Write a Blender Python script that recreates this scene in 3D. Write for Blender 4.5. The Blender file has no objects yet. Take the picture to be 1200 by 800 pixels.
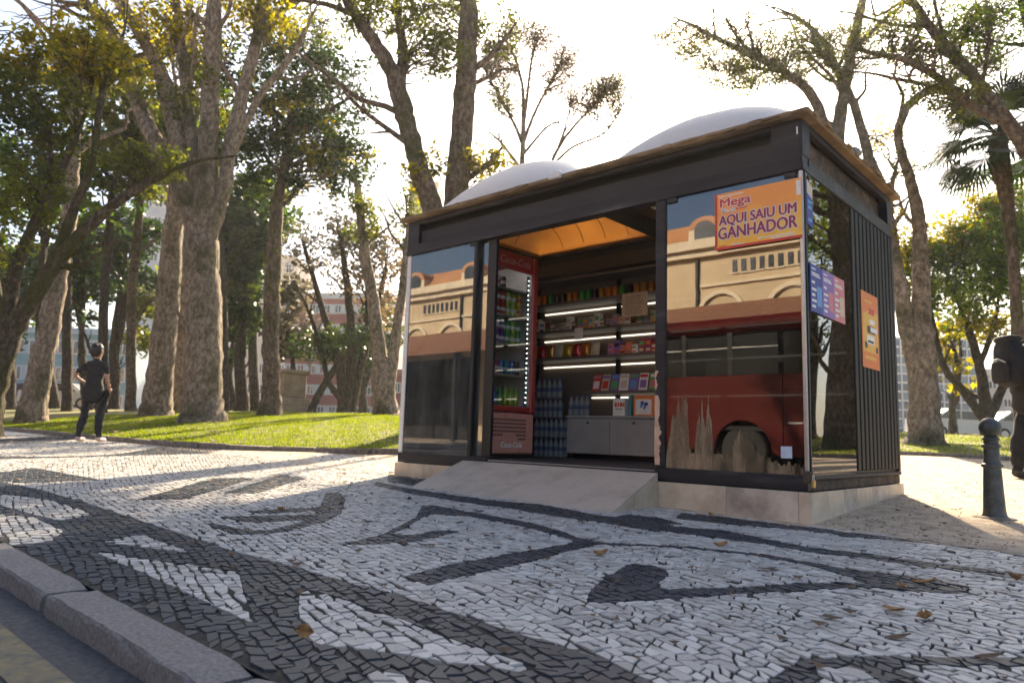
import bpy, math, random
import numpy as np
from mathutils import Matrix, Vector
R = math.radians
rng = np.random.default_rng(7)
random.seed(7)
scene = bpy.context.scene
col = scene.collection

# ------------------------------------------------------------------ camera, sky, sun, exposure
# world axes: x along the kiosk front (towards its open corner), y into the park, z up;
# the origin is the kiosk's street corner at pavement level.
FPX = 846.65; PITCH = .1303; ROLL = .0313; TH = -.7368
CAM = np.array([1.7777, -4.9263, .51])
def _axes():
    F = np.array([0, math.cos(PITCH), math.sin(PITCH)]); r = np.array([1., 0, 0]); u = np.cross(r, F)
    r2 = math.cos(ROLL)*r + math.sin(ROLL)*u; u2 = math.cos(ROLL)*u - math.sin(ROLL)*r
    c, s = math.cos(TH), math.sin(TH)
    rot = lambda v: np.array([v[0]*c + v[1]*s, -v[0]*s + v[1]*c, v[2]])
    return rot(F), rot(r2), rot(u2)
AF, AR, AU = _axes()
AH = np.array([AF[0], AF[1], 0]); AH /= np.linalg.norm(AH)      # level forward
cam_data = bpy.data.cameras.new('camera'); cam = bpy.data.objects.new('camera', cam_data); col.objects.link(cam)
cam_data.sensor_width = 36; cam_data.lens = 36*FPX/1200; cam_data.clip_end = 2000; cam_data.clip_start = .05
cam.matrix_world = Matrix(((AR[0], AU[0], -AF[0], CAM[0]), (AR[1], AU[1], -AF[1], CAM[1]), (AR[2], AU[2], -AF[2], CAM[2]), (0, 0, 0, 1)))
cam_data.dof.use_dof = True; cam_data.dof.focus_distance = 3.9; cam_data.dof.aperture_fstop = 3.2
scene.camera = cam

SUN_EL = 32.5
SUN_AZ = 14.5                                     # degrees to the right of the level forward direction
_h = math.cos(R(SUN_AZ))*AH + math.sin(R(SUN_AZ))*np.array([AH[1], -AH[0], 0])
SUN_DIR = np.array([_h[0]*math.cos(R(SUN_EL)), _h[1]*math.cos(R(SUN_EL)), math.sin(R(SUN_EL))])
world = bpy.data.worlds.new('World'); scene.world = world; world.use_nodes = True
nt = world.node_tree
sky = nt.nodes.new('ShaderNodeTexSky'); sky.sky_type = 'NISHITA'; sky.sun_disc = False
sky.sun_elevation = R(SUN_EL); sky.sun_rotation = math.atan2(SUN_DIR[0], SUN_DIR[1])
sky.air_density = 1.0; sky.dust_density = 3.0; sky.ozone_density = 1.0
nt.nodes['Background'].inputs['Strength'].default_value = .076
nt.links.new(sky.outputs['Color'], nt.nodes['Background'].inputs['Color'])
sl = bpy.data.lights.new('sun', 'SUN'); sl.energy = 5.0; sl.angle = R(.6); sl.color = (1, .82, .58)
so = bpy.data.objects.new('sun', sl); col.objects.link(so)
so.rotation_euler = Vector(SUN_DIR).to_track_quat('Z', 'Y').to_euler(); so.location = (0, 30, 40)
scene.view_settings.view_transform = 'Standard'; scene.view_settings.look = 'None'
scene.view_settings.gamma = 1; scene.view_settings.use_curve_mapping = False
scene.view_settings.exposure = 1.95
scene.render.engine = 'CYCLES'
scene.cycles.use_denoising = True
scene.cycles.max_bounces = 10; scene.cycles.transparent_max_bounces = 24; scene.cycles.glossy_bounces = 5
scene.cycles.transmission_bounces = 6; scene.cycles.diffuse_bounces = 4
scene.cycles.sample_clamp_indirect = 6

# ------------------------------------------------------------------ pixels of the photograph -> directions
def ray(px, py):
    d = AF + AR*(px-600)/FPX - AU*(py-400)/FPX
    return d/(d@AH)
def at(px, py, d):
    return CAM + ray(px, py)*d
def gz(x, y):
    a = .018*30*np.tanh(-x/30)
    return a + np.where(y > 0, .052*9*np.tanh(np.maximum(y, 0)/9), .03*np.maximum(y, -4.2))
def pix(px, py):
    """the pavement point seen at a pixel"""
    d = ray(px, py); t = 3.0
    lo, hi = .8, 60.
    for _ in range(50):
        m = (lo+hi)/2; P = CAM+d*m
        if P[2] < gz(P[0], P[1]): hi = m
        else: lo = m
    return CAM+d*lo
def on_y(px, py, y):
    d = ray(px, py); return CAM + d*(y-CAM[1])/d[1]
def on_x(px, py, x):
    d = ray(px, py); return CAM + d*(x-CAM[0])/d[0]
def proj(P):
    d = np.asarray(P, float)-CAM; z = d@AF
    return 600+FPX*(d@AR)/z, 400-FPX*(d@AU)/z, z
EX = [-60, -18.2, -13.1, -10., -8.3, -6.5, -5.4, -4, -2, 0, 8, 40]
EY = [-.8, -.2, 0., .18, .7, 1.8, 4.2, 7.6, 9.6, 9.3, 8.8, 8]
def edge(x):                                       # where the lawn begins
    return np.interp(x, EX, EY)
def lawn_h(x, y):
    t = np.maximum(y-edge(x), 0)
    return gz(x, y) + .06 + .42*np.tanh(t/7)
def ground(x, y):
    return float(lawn_h(x, y)) if y > edge(x) else float(gz(x, y))

# ------------------------------------------------------------------ mesh helpers
class MB:
    def __init__(s): s.v = []; s.f = []; s.m = []; s.cur = 0
    def add(s, v, f):
        o = len(s.v); s.v += [tuple(map(float, p)) for p in v]; s.f += [tuple(i+o for i in q) for q in f]; s.m += [s.cur]*len(f); return s
    def box(s, x0, x1, y0, y1, z0, z1, b=0.0):
        if x0 > x1: x0, x1 = x1, x0
        if y0 > y1: y0, y1 = y1, y0
        if z0 > z1: z0, z1 = z1, z0
        if b <= 0:
            v = [(x, y, z) for z in (z0, z1) for y in (y0, y1) for x in (x0, x1)]
            return s.add(v, [(0, 2, 3, 1), (4, 5, 7, 6), (0, 1, 5, 4), (2, 6, 7, 3), (0, 4, 6, 2), (1, 3, 7, 5)])
        b = min(b, (x1-x0)*.45, (y1-y0)*.45, (z1-z0)*.45)
        v = []; idx = {}
        for i, x in enumerate((x0, x1)):
            for j, y in enumerate((y0, y1)):
                for k, z in enumerate((z0, z1)):
                    sx, sy, sz = (b, -b)[i], (b, -b)[j], (b, -b)[k]
                    for a, p in enumerate(((x, y+sy, z+sz), (x+sx, y, z+sz), (x+sx, y+sy, z))):
                        idx[i, j, k, a] = len(v); v.append(p)
        f = []
        f += [tuple(idx[i, j, k, 0] for j, k in ((0, 0), (1, 0), (1, 1), (0, 1))) for i in (0, 1)]
        f += [tuple(idx[i, j, k, 1] for i, k in ((0, 0), (1, 0), (1, 1), (0, 1))) for j in (0, 1)]
        f += [tuple(idx[i, j, k, 2] for i, j in ((0, 0), (1, 0), (1, 1), (0, 1))) for k in (0, 1)]
        for j in (0, 1):
            for k in (0, 1): f.append((idx[0, j, k, 1], idx[1, j, k, 1], idx[1, j, k, 2], idx[0, j, k, 2]))
        for i in (0, 1):
            for k in (0, 1): f.append((idx[i, 0, k, 0], idx[i, 1, k, 0], idx[i, 1, k, 2], idx[i, 0, k, 2]))
        for i in (0, 1):
            for j in (0, 1): f.append((idx[i, j, 0, 0], idx[i, j, 1, 0], idx[i, j, 1, 1], idx[i, j, 0, 1]))
        f += [tuple(idx[i, j, k, a] for a in (0, 1, 2)) for i in (0, 1) for j in (0, 1) for k in (0, 1)]
        return s.add(v, f)
    def lathe(s, prof, n=16, c=(0, 0, 0), cap=True):
        v = []; f = []
        for r, z in prof:
            for i in range(n):
                a = 2*math.pi*i/n; v.append((c[0]+r*math.cos(a), c[1]+r*math.sin(a), c[2]+z))
        m = len(prof)
        for j in range(m-1):
            for i in range(n):
                k = (i+1) % n; f.append((j*n+i, j*n+k, (j+1)*n+k, (j+1)*n+i))
        if cap: f.append(tuple(range(n))[::-1]); f.append(tuple((m-1)*n+i for i in range(n)))
        return s.add(v, f)
    def tube(s, pts, rad, n=8, cap=True):
        pts = np.asarray(pts, float); m = len(pts); rad = np.broadcast_to(np.asarray(rad, float), (m,))
        t = np.gradient(pts, axis=0); t /= np.linalg.norm(t, axis=1)[:, None]+1e-9
        a = np.array([0, 0, 1.]) if abs(t[0][2]) < .9 else np.array([1., 0, 0])
        u = np.cross(t[0], a); u /= np.linalg.norm(u)
        v = []
        ang = np.arange(n)*2*math.pi/n
        for i in range(m):
            u = u - t[i]*(u@t[i]); u /= np.linalg.norm(u)+1e-9; w = np.cross(t[i], u)
            for q in ang: v.append(pts[i] + rad[i]*(math.cos(q)*u+math.sin(q)*w))
        f = [(j*n+i, j*n+(i+1) % n, (j+1)*n+(i+1) % n, (j+1)*n+i) for j in range(m-1) for i in range(n)]
        if cap: f.append(tuple(range(n))[::-1]); f.append(tuple((m-1)*n+i for i in range(n)))
        return s.add(v, f)
    def prism(s, poly, a0, a1, axis='y'):
        """poly: 2-D outline (counter-clockwise), extruded from a0 to a1 along axis"""
        n = len(poly)
        mk = {'y': lambda p, q: (p[0], q, p[1]), 'x': lambda p, q: (q, p[0], p[1]), 'z': lambda p, q: (p[0], p[1], q)}[axis]
        v = [mk(p, a0) for p in poly]+[mk(p, a1) for p in poly]
        f = [tuple(range(n)), tuple(range(2*n-1, n-1, -1))]+[(i, i+n, (i+1) % n+n, (i+1) % n) for i in range(n)]
        return s.add(v, f)
    def build(s, name, mat, parent=None, smooth=False, label=None):
        off = root_loc(parent)
        me = bpy.data.meshes.new(name)
        me.from_pydata([(p[0]-off[0], p[1]-off[1], p[2]-off[2]) for p in s.v], [], s.f)
        for m in (mat if isinstance(mat, (list, tuple)) else [mat]): me.materials.append(m)
        if any(s.m): me.polygons.foreach_set('material_index', s.m)
        if smooth: me.polygons.foreach_set('use_smooth', [True]*len(me.polygons))
        me.update()
        o = bpy.data.objects.new(name, me); col.objects.link(o)
        if parent is not None: o.parent = parent
        if label: o['label'] = label
        fix_normals(me)
        return o
def fix_normals(me):
    import bmesh
    bm = bmesh.new(); bm.from_mesh(me); bmesh.ops.recalc_face_normals(bm, faces=bm.faces); bm.to_mesh(me); bm.free()
def root_loc(o):
    p = np.zeros(3)
    while o is not None:
        p += np.array(o.location); o = o.parent
    return p
def smooth_by_angle(o, deg=40):
    me = o.data
    me.polygons.foreach_set('use_smooth', [True]*len(me.polygons))
    try: me.set_sharp_from_angle(angle=R(deg))
    except Exception: pass
def tag(o, label, cat, group=None, kind=None):
    if label: o['label'] = label
    if cat: o['category'] = cat
    if group: o['group'] = group
    if kind: o['kind'] = kind
    return o
def thing(name, label, cat, loc=(0, 0, 0), group=None):
    o = bpy.data.objects.new(name, None); o.empty_display_size = .1; col.objects.link(o); o.location = [float(c) for c in loc]
    return tag(o, label, cat, group)
def struct(o): o['kind'] = 'structure'; return o
def copy_tree(o, parent=None):
    c = o.copy(); col.objects.link(c); c.parent = parent
    for ch in o.children: copy_tree(ch, c)
    return c
def mesh_np(name, verts, faces, mats, parent=None, midx=None, attr=None, smooth=False):
    """verts (n,3), faces list/array"""
    off = root_loc(parent)
    me = bpy.data.meshes.new(name)
    verts = np.asarray(verts, float)-off
    if isinstance(faces, np.ndarray):
        n, k = faces.shape
        me.vertices.add(len(verts)); me.vertices.foreach_set('co', verts.ravel())
        me.loops.add(n*k); me.loops.foreach_set('vertex_index', faces.ravel().astype(np.int32))
        me.polygons.add(n); me.polygons.foreach_set('loop_start', np.arange(n, dtype=np.int32)*k)
        try: me.polygons.foreach_set('loop_total', np.full(n, k, np.int32))
        except Exception: pass
    else:
        me.from_pydata(verts.tolist(), [], faces)
    for m in (mats if isinstance(mats, (list, tuple)) else [mats]): me.materials.append(m)
    if midx is not None: me.polygons.foreach_set('material_index', np.asarray(midx, np.int32))
    if smooth: me.polygons.foreach_set('use_smooth', np.ones(len(me.polygons), bool))
    if attr is not None:
        a = me.attributes.new('v', 'FLOAT', 'FACE'); a.data.foreach_set('value', np.asarray(attr, np.float32))
    me.update(calc_edges=True)
    o = bpy.data.objects.new(name, me); col.objects.link(o)
    if parent is not None: o.parent = parent
    return o

# ------------------------------------------------------------------ materials
def new_mat(name):
    m = bpy.data.materials.new(name); m.use_nodes = True
    t = m.node_tree; return m, t, t.nodes['Principled BSDF']
def N(t, kind, **kw):
    n = t.nodes.new('ShaderNode'+kind)
    for k, v in kw.items():
        if k in n.inputs: n.inputs[k].default_value = v
        else: setattr(n, k, v)
    return n
def ramp(t, src, stops):
    r = t.nodes.new('ShaderNodeValToRGB')
    e = r.color_ramp.elements
    while len(e) > 1: e.remove(e[-1])
    e[0].position, e[0].color = stops[0][0], (*stops[0][1], 1) if len(stops[0][1]) == 3 else stops[0][1]
    for p, c in stops[1:]:
        q = e.new(p); q.color = (*c, 1)
    t.links.new(src, r.inputs[0]); return r.outputs[0]
def mixc(t, fac, a, b, mode='MIX'):
    m = t.nodes.new('ShaderNodeMix'); m.data_type = 'RGBA'; m.blend_type = mode
    for s, v in ((0, fac), (6, a), (7, b)):
        if hasattr(v, 'is_linked'): t.links.new(v, m.inputs[s])
        elif s == 0: m.inputs[0].default_value = v
        else: m.inputs[s].default_value = (*v, 1)
    return m.outputs[2]
def coords(t, kind='Object'):
    return N(t, 'TexCoord').outputs[kind]
def noise(t, scale, detail=4, rough=.6, vec=None, stretch=None):
    n = N(t, 'TexNoise', Scale=scale, Detail=detail, Roughness=rough)
    v = vec or coords(t)
    if stretch:
        mp = N(t, 'Mapping'); mp.inputs['Scale'].default_value = stretch; t.links.new(v, mp.inputs[0]); v = mp.outputs[0]
    t.links.new(v, n.inputs['Vector']); return n.outputs['Fac']
def bump(t, b, h, strength=.4, dist=.01):
    n = N(t, 'Bump', Strength=strength, Distance=dist); t.links.new(h, n.inputs['Height']); t.links.new(n.outputs[0], b.inputs['Normal']); return n
def mat_noise(name, c1, c2, rough=.7, scale=12, spread=(.35, .65), bmp=.2, bscale=None, bdist=.006, stretch=None, c3=None, metal=0, spec=.5, rvar=.1):
    m, t, b = new_mat(name)
    f = noise(t, scale, 6, .62, stretch=stretch)
    stops = [(spread[0], c1), (spread[1], c2)] + ([(min(1, spread[1]+.14), c3)] if c3 else [])
    t.links.new(ramp(t, f, stops), b.inputs['Base Color'])
    g = noise(t, bscale or scale*6, 5, .6, stretch=stretch)
    mr = N(t, 'MapRange'); t.links.new(g, mr.inputs[0]); mr.inputs[3].default_value = rough-rvar; mr.inputs[4].default_value = rough+rvar
    t.links.new(mr.outputs[0], b.inputs['Roughness']); b.inputs['Metallic'].default_value = metal
    b.inputs['Specular IOR Level'].default_value = spec
    if bmp: bump(t, b, g, bmp, bdist)
    return m
def mat_plain(name, c, rough=.5, metal=0, spec=.5, coat=0, emit=None, estr=0):
    m, t, b = new_mat(name)
    f = noise(t, 30, 4); t.links.new(ramp(t, f, [(.3, tuple(x*.86 for x in c)), (.7, tuple(min(1, x*1.08) for x in c))]), b.inputs['Base Color'])
    b.inputs['Roughness'].default_value = rough; b.inputs['Metallic'].default_value = metal; b.inputs['Specular IOR Level'].default_value = spec
    b.inputs['Coat Weight'].default_value = coat
    if emit: b.inputs['Emission Color'].default_value = (*emit, 1); b.inputs['Emission Strength'].default_value = estr
    return m
def mat_glass(name, tint, refl, dirt=0.0, dirtcol=(.3, .27, .2), rough=0.0):
    m, t, b = new_mat(name); t.nodes.remove(b)
    out = t.nodes['Material Output']
    tr = N(t, 'BsdfTransparent'); tr.inputs[0].default_value = (*tint, 1)
    wv_ = noise(t, 2.2, 2, .5); bp_ = N(t, 'Bump', Strength=.06, Distance=.004); t.links.new(wv_, bp_.inputs['Height'])
    gl = N(t, 'BsdfGlossy'); t.links.new(bp_.outputs[0], gl.inputs['Normal']); gl.inputs['Roughness'].default_value = rough; gl.inputs[0].default_value = (.95, .95, .95, 1)
    fr = N(t, 'LayerWeight', Blend=.25)
    mr = N(t, 'MapRange'); t.links.new(fr.outputs['Facing'], mr.inputs[0]); mr.inputs[3].default_value = refl; mr.inputs[4].default_value = min(1, refl+.22)
    mx = N(t, 'MixShader'); t.links.new(mr.outputs[0], mx.inputs[0]); t.links.new(tr.outputs[0], mx.inputs[1]); t.links.new(gl.outputs[0], mx.inputs[2])
    res = mx.outputs[0]
    if dirt:
        df = N(t, 'BsdfDiffuse'); df.inputs[0].default_value = (*dirtcol, 1)
        f1 = noise(t, 3.5, 8, .7); f2 = noise(t, 26, 4, .7, stretch=(1, 1, .12))
        mm = N(t, 'Math', operation='MULTIPLY'); t.links.new(f1, mm.inputs[0]); t.links.new(f2, mm.inputs[1])
        r2 = N(t, 'MapRange'); t.links.new(mm.outputs[0], r2.inputs[0]); r2.inputs[1].default_value = .12; r2.inputs[2].default_value = .5; r2.inputs[3].default_value = 0; r2.inputs[4].default_value = dirt
        m2 = N(t, 'MixShader'); t.links.new(r2.outputs[0], m2.inputs[0]); t.links.new(res, m2.inputs[1]); t.links.new(df.outputs[0], m2.inputs[2]); res = m2.outputs[0]
    t.links.new(res, out.inputs['Surface']); return m
def mat_leaf(name, dark, mid, light, trans=.45, rough=.45):
    m, t, b = new_mat(name); out = t.nodes['Material Output']
    a = N(t, 'Attribute', attribute_name='v')
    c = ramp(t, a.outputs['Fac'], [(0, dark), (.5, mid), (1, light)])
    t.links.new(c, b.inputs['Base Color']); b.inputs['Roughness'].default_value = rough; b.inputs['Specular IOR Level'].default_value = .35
    tl = N(t, 'BsdfTranslucent')
    hs = N(t, 'HueSaturation', Saturation=1.15, Value=1.7); t.links.new(c, hs.inputs['Color']); t.links.new(hs.outputs[0], tl.inputs[0])
    mx = N(t, 'MixShader'); mx.inputs[0].default_value = trans
    t.links.new(b.outputs[0], mx.inputs[1]); t.links.new(tl.outputs[0], mx.inputs[2]); t.links.new(mx.outputs[0], out.inputs['Surface'])
    return m
def mat_bark(name, c1, c2, c3, moss=(.05, .07, .012), mossamt=.5, scale=9):
    m, t, b = new_mat(name)
    f = noise(t, scale*1.3, 9, .74, stretch=(1, 1, .6)); g = noise(t, scale*5, 6, .7, stretch=(1, 1, .5)); h = noise(t, .9, 5, .65)
    c = ramp(t, f, [(.38, c1), (.5, c2), (.6, c3)])
    lich = noise(t, scale*1.7, 6, .7); c = mixc(t, ramp(t, lich, [(.6, (0, 0, 0)), (.66, (.6, .6, .6))]), c, tuple(min(1, x*1.5+.03) for x in c3))
    mk = ramp(t, h, [(.62-.3*mossamt, (0, 0, 0)), (.74-.2*mossamt, (.85, .85, .85))])
    mc = ramp(t, g, [(.3, tuple(x*.5 for x in moss)), (.7, tuple(x*1.5 for x in moss))])
    c = mixc(t, mk, c, mc)
    t.links.new(c, b.inputs['Base Color']); b.inputs['Roughness'].default_value = .9; b.inputs['Specular IOR Level'].default_value = .2
    vo = N(t, 'TexVoronoi', Scale=scale*2.2); mp = N(t, 'Mapping'); mp.inputs['Scale'].default_value = (1, 1, .22)
    t.links.new(coords(t), mp.inputs[0]); t.links.new(mp.outputs[0], vo.inputs['Vector'])
    ad = N(t, 'Math', operation='ADD'); t.links.new(g, ad.inputs[0]); t.links.new(vo.outputs['Distance'], ad.inputs[1])
    bump(t, b, ad.outputs[0], 1.0, .06); return m

def mat_stone_v(name, lo, hi, rough, stain=(.2, .17, .12), stainamt=.35, spec=.5, g0=.55):
    m, t, b = new_mat(name)
    a = N(t, 'Attribute', attribute_name='v')
    c = ramp(t, a.outputs['Fac'], [(0, lo), (.5, tuple((p+q)/2 for p, q in zip(lo, hi))), (1, hi)])
    fine = noise(t, 90, 6, .7); c = mixc(t, .35, c, ramp(t, fine, [(.3, tuple(x*.55 for x in lo)), (.7, hi)]))
    big = noise(t, 2.1, 7, .7); k = ramp(t, big, [(g0, (0, 0, 0)), (g0+.2, (stainamt,)*3)])
    c = mixc(t, k, c, stain)
    t.links.new(c, b.inputs['Base Color'])
    mr = N(t, 'MapRange'); t.links.new(fine, mr.inputs[0]); mr.inputs[3].default_value = rough-.12; mr.inputs[4].default_value = rough+.15
    t.links.new(mr.outputs[0], b.inputs['Roughness']); b.inputs['Specular IOR Level'].default_value = spec
    bump(t, b, noise(t, 140, 5, .7), .45, .004); return m

M = {}
M['white_stone'] = mat_stone_v('white_limestone', (.29, .277, .258), (.64, .61, .575), .5, (.25, .2, .15), .6, .47)
M['black_stone'] = mat_stone_v('black_basalt', (.012, .018, .027), (.045, .055, .073), .45, (.07, .068, .064), .5, .45)
M['joint'] = mat_noise('sandy_joint_soil', (.014, .013, .012), (.04, .036, .03), .95, 25, bmp=.5, bscale=160)
M['granite'] = mat_noise('granite_kerb', (.12, .112, .108), (.225, .21, .205), .88, 75, bmp=.6, bscale=200, bdist=.004)
M['granite_dark'] = mat_noise('worn_edging_stone', (.12, .1, .085), (.26, .22, .18), .9, 14, bmp=.6, bscale=90)
M['asphalt'] = mat_noise('asphalt', (.04, .04, .043), (.085, .083, .086), .85, 45, bmp=.7, bscale=260, bdist=.006)
M['yellow'] = mat_noise('worn_yellow_paint', (.09, .085, .075), (.24, .19, .085), .8, 18, (.35, .7), bmp=.4, bscale=200)
M['sand'] = mat_noise('sandy_ground', (.27, .2, .135), (.56, .44, .32), .95, 9, (.25, .6), bmp=.9, bscale=28, bdist=.03)
M['soil'] = mat_noise('lawn_soil', (.09, .085, .02), (.2, .18, .05), .95, 4, bmp=.4, bscale=40)
M['tile'] = mat_noise('beige_stone_tile', (.4, .31, .22), (.6, .49, .37), .45, 4.5, (.28, .58), bmp=.06, bscale=120, spec=.4)
M['tile_dirty'] = mat_noise('stained_stone_tile', (.27, .22, .18), (.62, .52, .42), .5, 2.6, (.36, .6), bmp=.06, bscale=120)
M['ramp_tile'] = mat_noise('pale_ramp_tile', (.36, .29, .22), (.52, .43, .345), .45, 5, (.25, .55), bmp=.05, bscale=150)
M['black_paint'] = mat_noise('weathered_black_paint', (.007, .007, .009), (.022, .021, .026), .5, 4.5, (.35, .58), bmp=.35, bscale=30, bdist=.004, stretch=(.22, 1, 1.4), c3=(.085, .08, .085), spec=.3)
M['black_board'] = mat_noise('scuffed_black_board', (.014, .013, .016), (.04, .037, .04), .6, 2.2, (.3, .62), bmp=.3, bscale=40, stretch=(.3, 1, 1), c3=(.11, .095, .09), spec=.3)
M['black_plain'] = mat_plain('black_metal', (.009, .009, .010), .45, spec=.35)
M['rust'] = mat_noise('rotten_sill', (.02, .018, .016), (.1, .065, .04), .85, 9, (.35, .6), bmp=.6, bscale=40, c3=(.22, .15, .1))
M['roof_edge'] = mat_noise('weathered_roof_board', (.13, .085, .045), (.34, .23, .12), .9, 7, (.3, .65), bmp=.6, bscale=60, stretch=(.4, .4, 3), c3=(.5, .38, .22))
M['alu'] = mat_plain('grey_aluminium', (.45, .44, .43), .35, .8)
M['white_metal'] = mat_plain('white_painted_post', (.72, .7, .66), .4)
m, t, b = new_mat('peeled_film'); f = noise(t, 9, 6, .7, stretch=(1, 1, .12)); g_ = noise(t, 3, 5, .6)
t.links.new(ramp(t, g_, [(.35, (.2, .14, .075)), (.6, (.36, .25, .15))]), b.inputs['Base Color']); b.inputs['Roughness'].default_value = .8
t.links.new(ramp(t, f, [(.36, (.12, .12, .12)), (.56, (.85, .85, .85))]), b.inputs['Alpha']); M['plaster_peel'] = m
# ------------------------------------------------------------------ the ground
def grid_sheet(name, xs, ys, h, mat):
    X, Y = np.meshgrid(xs, ys); Z = h(X, Y)
    nx, ny = len(xs), len(ys)
    i = np.arange(nx-1)[None, :]+np.arange(ny-1)[:, None]*nx
    f = np.stack([i, i+1, i+nx+1, i+nx], -1).reshape(-1, 4)
    return mesh_np(name, np.stack([X, Y, Z], -1).reshape(-1, 3), f, mat, smooth=True)
def wob(x, y, a=1.0):
    return a*(np.sin(x*1.7+y*.9)*np.sin(y*1.3-x*.4)+.5*np.sin(x*4.1+1.3*y)*np.sin(3.7*y-.8*x))
def far_axis(lo, hi, step, out):
    a = list(np.arange(lo, hi+step, step)); s = step
    l, r = a[0], a[-1]; left = []; right = []
    while l > -out: s *= 1.5; l -= s; left.append(l)
    s = step
    while r < out: s *= 1.5; r += s; right.append(r)
    return np.array(left[::-1]+a+right)
PAVE_BACK = -.06
def ground_h(X, Y):
    z = gz(X, Y)+.012*wob(X*1.1, Y*1.1)*np.clip(Y+.1, 0, 1)
    # soil banked up against the far end of the kiosk's side wall
    return np.where(Y < PAVE_BACK-.1, gz(X, Y)-.75, z)
gy = far_axis(-.2, 14, .25, 700); gy = np.unique(np.concatenate([gy[gy < -.5], [PAVE_BACK-.11, PAVE_BACK-.09], gy[gy > -.1]]))
o = struct(grid_sheet('ground', far_axis(-22, 12, .5, 700), gy, ground_h, M['sand']))
o['label'] = 'pale sandy park ground around the kiosk'
# road
RZ = .03*-4.2-.13
road_ys = np.array([-4.045, -4.1, -4.6, -5.5, -7, -9, -12, -15, -16.2])
def road_h(X, Y): return gz(X, -4.2)-.062 - .012*np.clip(-Y-4.2, 0, 4)
o = struct(grid_sheet('road', far_axis(-30, 15, 1.5, 300), road_ys[::-1], road_h, M['asphalt'])); o['label'] = 'grey asphalt street'
def road_z(x, y): return float(road_h(np.array(x), np.array(y)))
# yellow line
xs = np.arange(-30, 15, .5)
o = struct(grid_sheet('road_marking', xs, np.array([-4.31, -4.25, -4.185]), lambda X, Y: road_h(X, Y)+.004, M['yellow'])); o['label'] = 'worn yellow line painted along the kerb'
o = struct(grid_sheet('far_pavement', far_axis(-40, 20, 4, 300), np.array([-60., -40, -22.5, -16.25, -16.2]), lambda X, Y: gz(X, -4.2)+np.where(Y < -16.22, -.02, -.3), M['granite_dark']))
# kerb stones
kerb = thing('street_kerb', None, None); kerb['kind'] = 'structure'; kerb['label'] = 'rough grey granite kerb stones between pavement and street'
kx = [-1.26-1.24*k for k in range(22, 0, -1)]+[-1.26, -.03]+[-.03+1.24*k for k in range(1, 9)]
for a, b in zip(kx[:-1], kx[1:]):
    mb = MB(); n = 14; g = random.uniform(.006, .016); w = []
    prof = [(-3.885, -.2), (-3.885, -.004), (-3.893, .004), (-3.96, .005), (-4.034, .004), (-4.041, -.004), (-4.046, -.03), (-4.055, -.2)]
    V = []; F = []
    for i in range(n+1):
        x = a+g+(b-a-2*g)*i/n
        e = .02 if i in (0, n) else 0
        for j, (y, z) in enumerate(prof):
            jy = random.gauss(0, .003)*(j >= 4)+e*(.3 if j > 3 else 0)
            jz = random.gauss(0, .0015) - (random.random()**6*.015 if j == 5 else 0) - (e*.7 if 0 < j < 6 else 0)
            V.append((x, y+jy, float(gz(x, -4.0))+z+jz))
    m = len(prof)
    for i in range(n):
        for j in range(m-1): F.append((i*m+j, (i+1)*m+j, (i+1)*m+j+1, i*m+j+1))
    F += [tuple(range(m)), tuple(n*m+j for j in range(m))[::-1]]
    mb.add(V, F); mb.build('kerb_stone', M['granite'], kerb)

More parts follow.
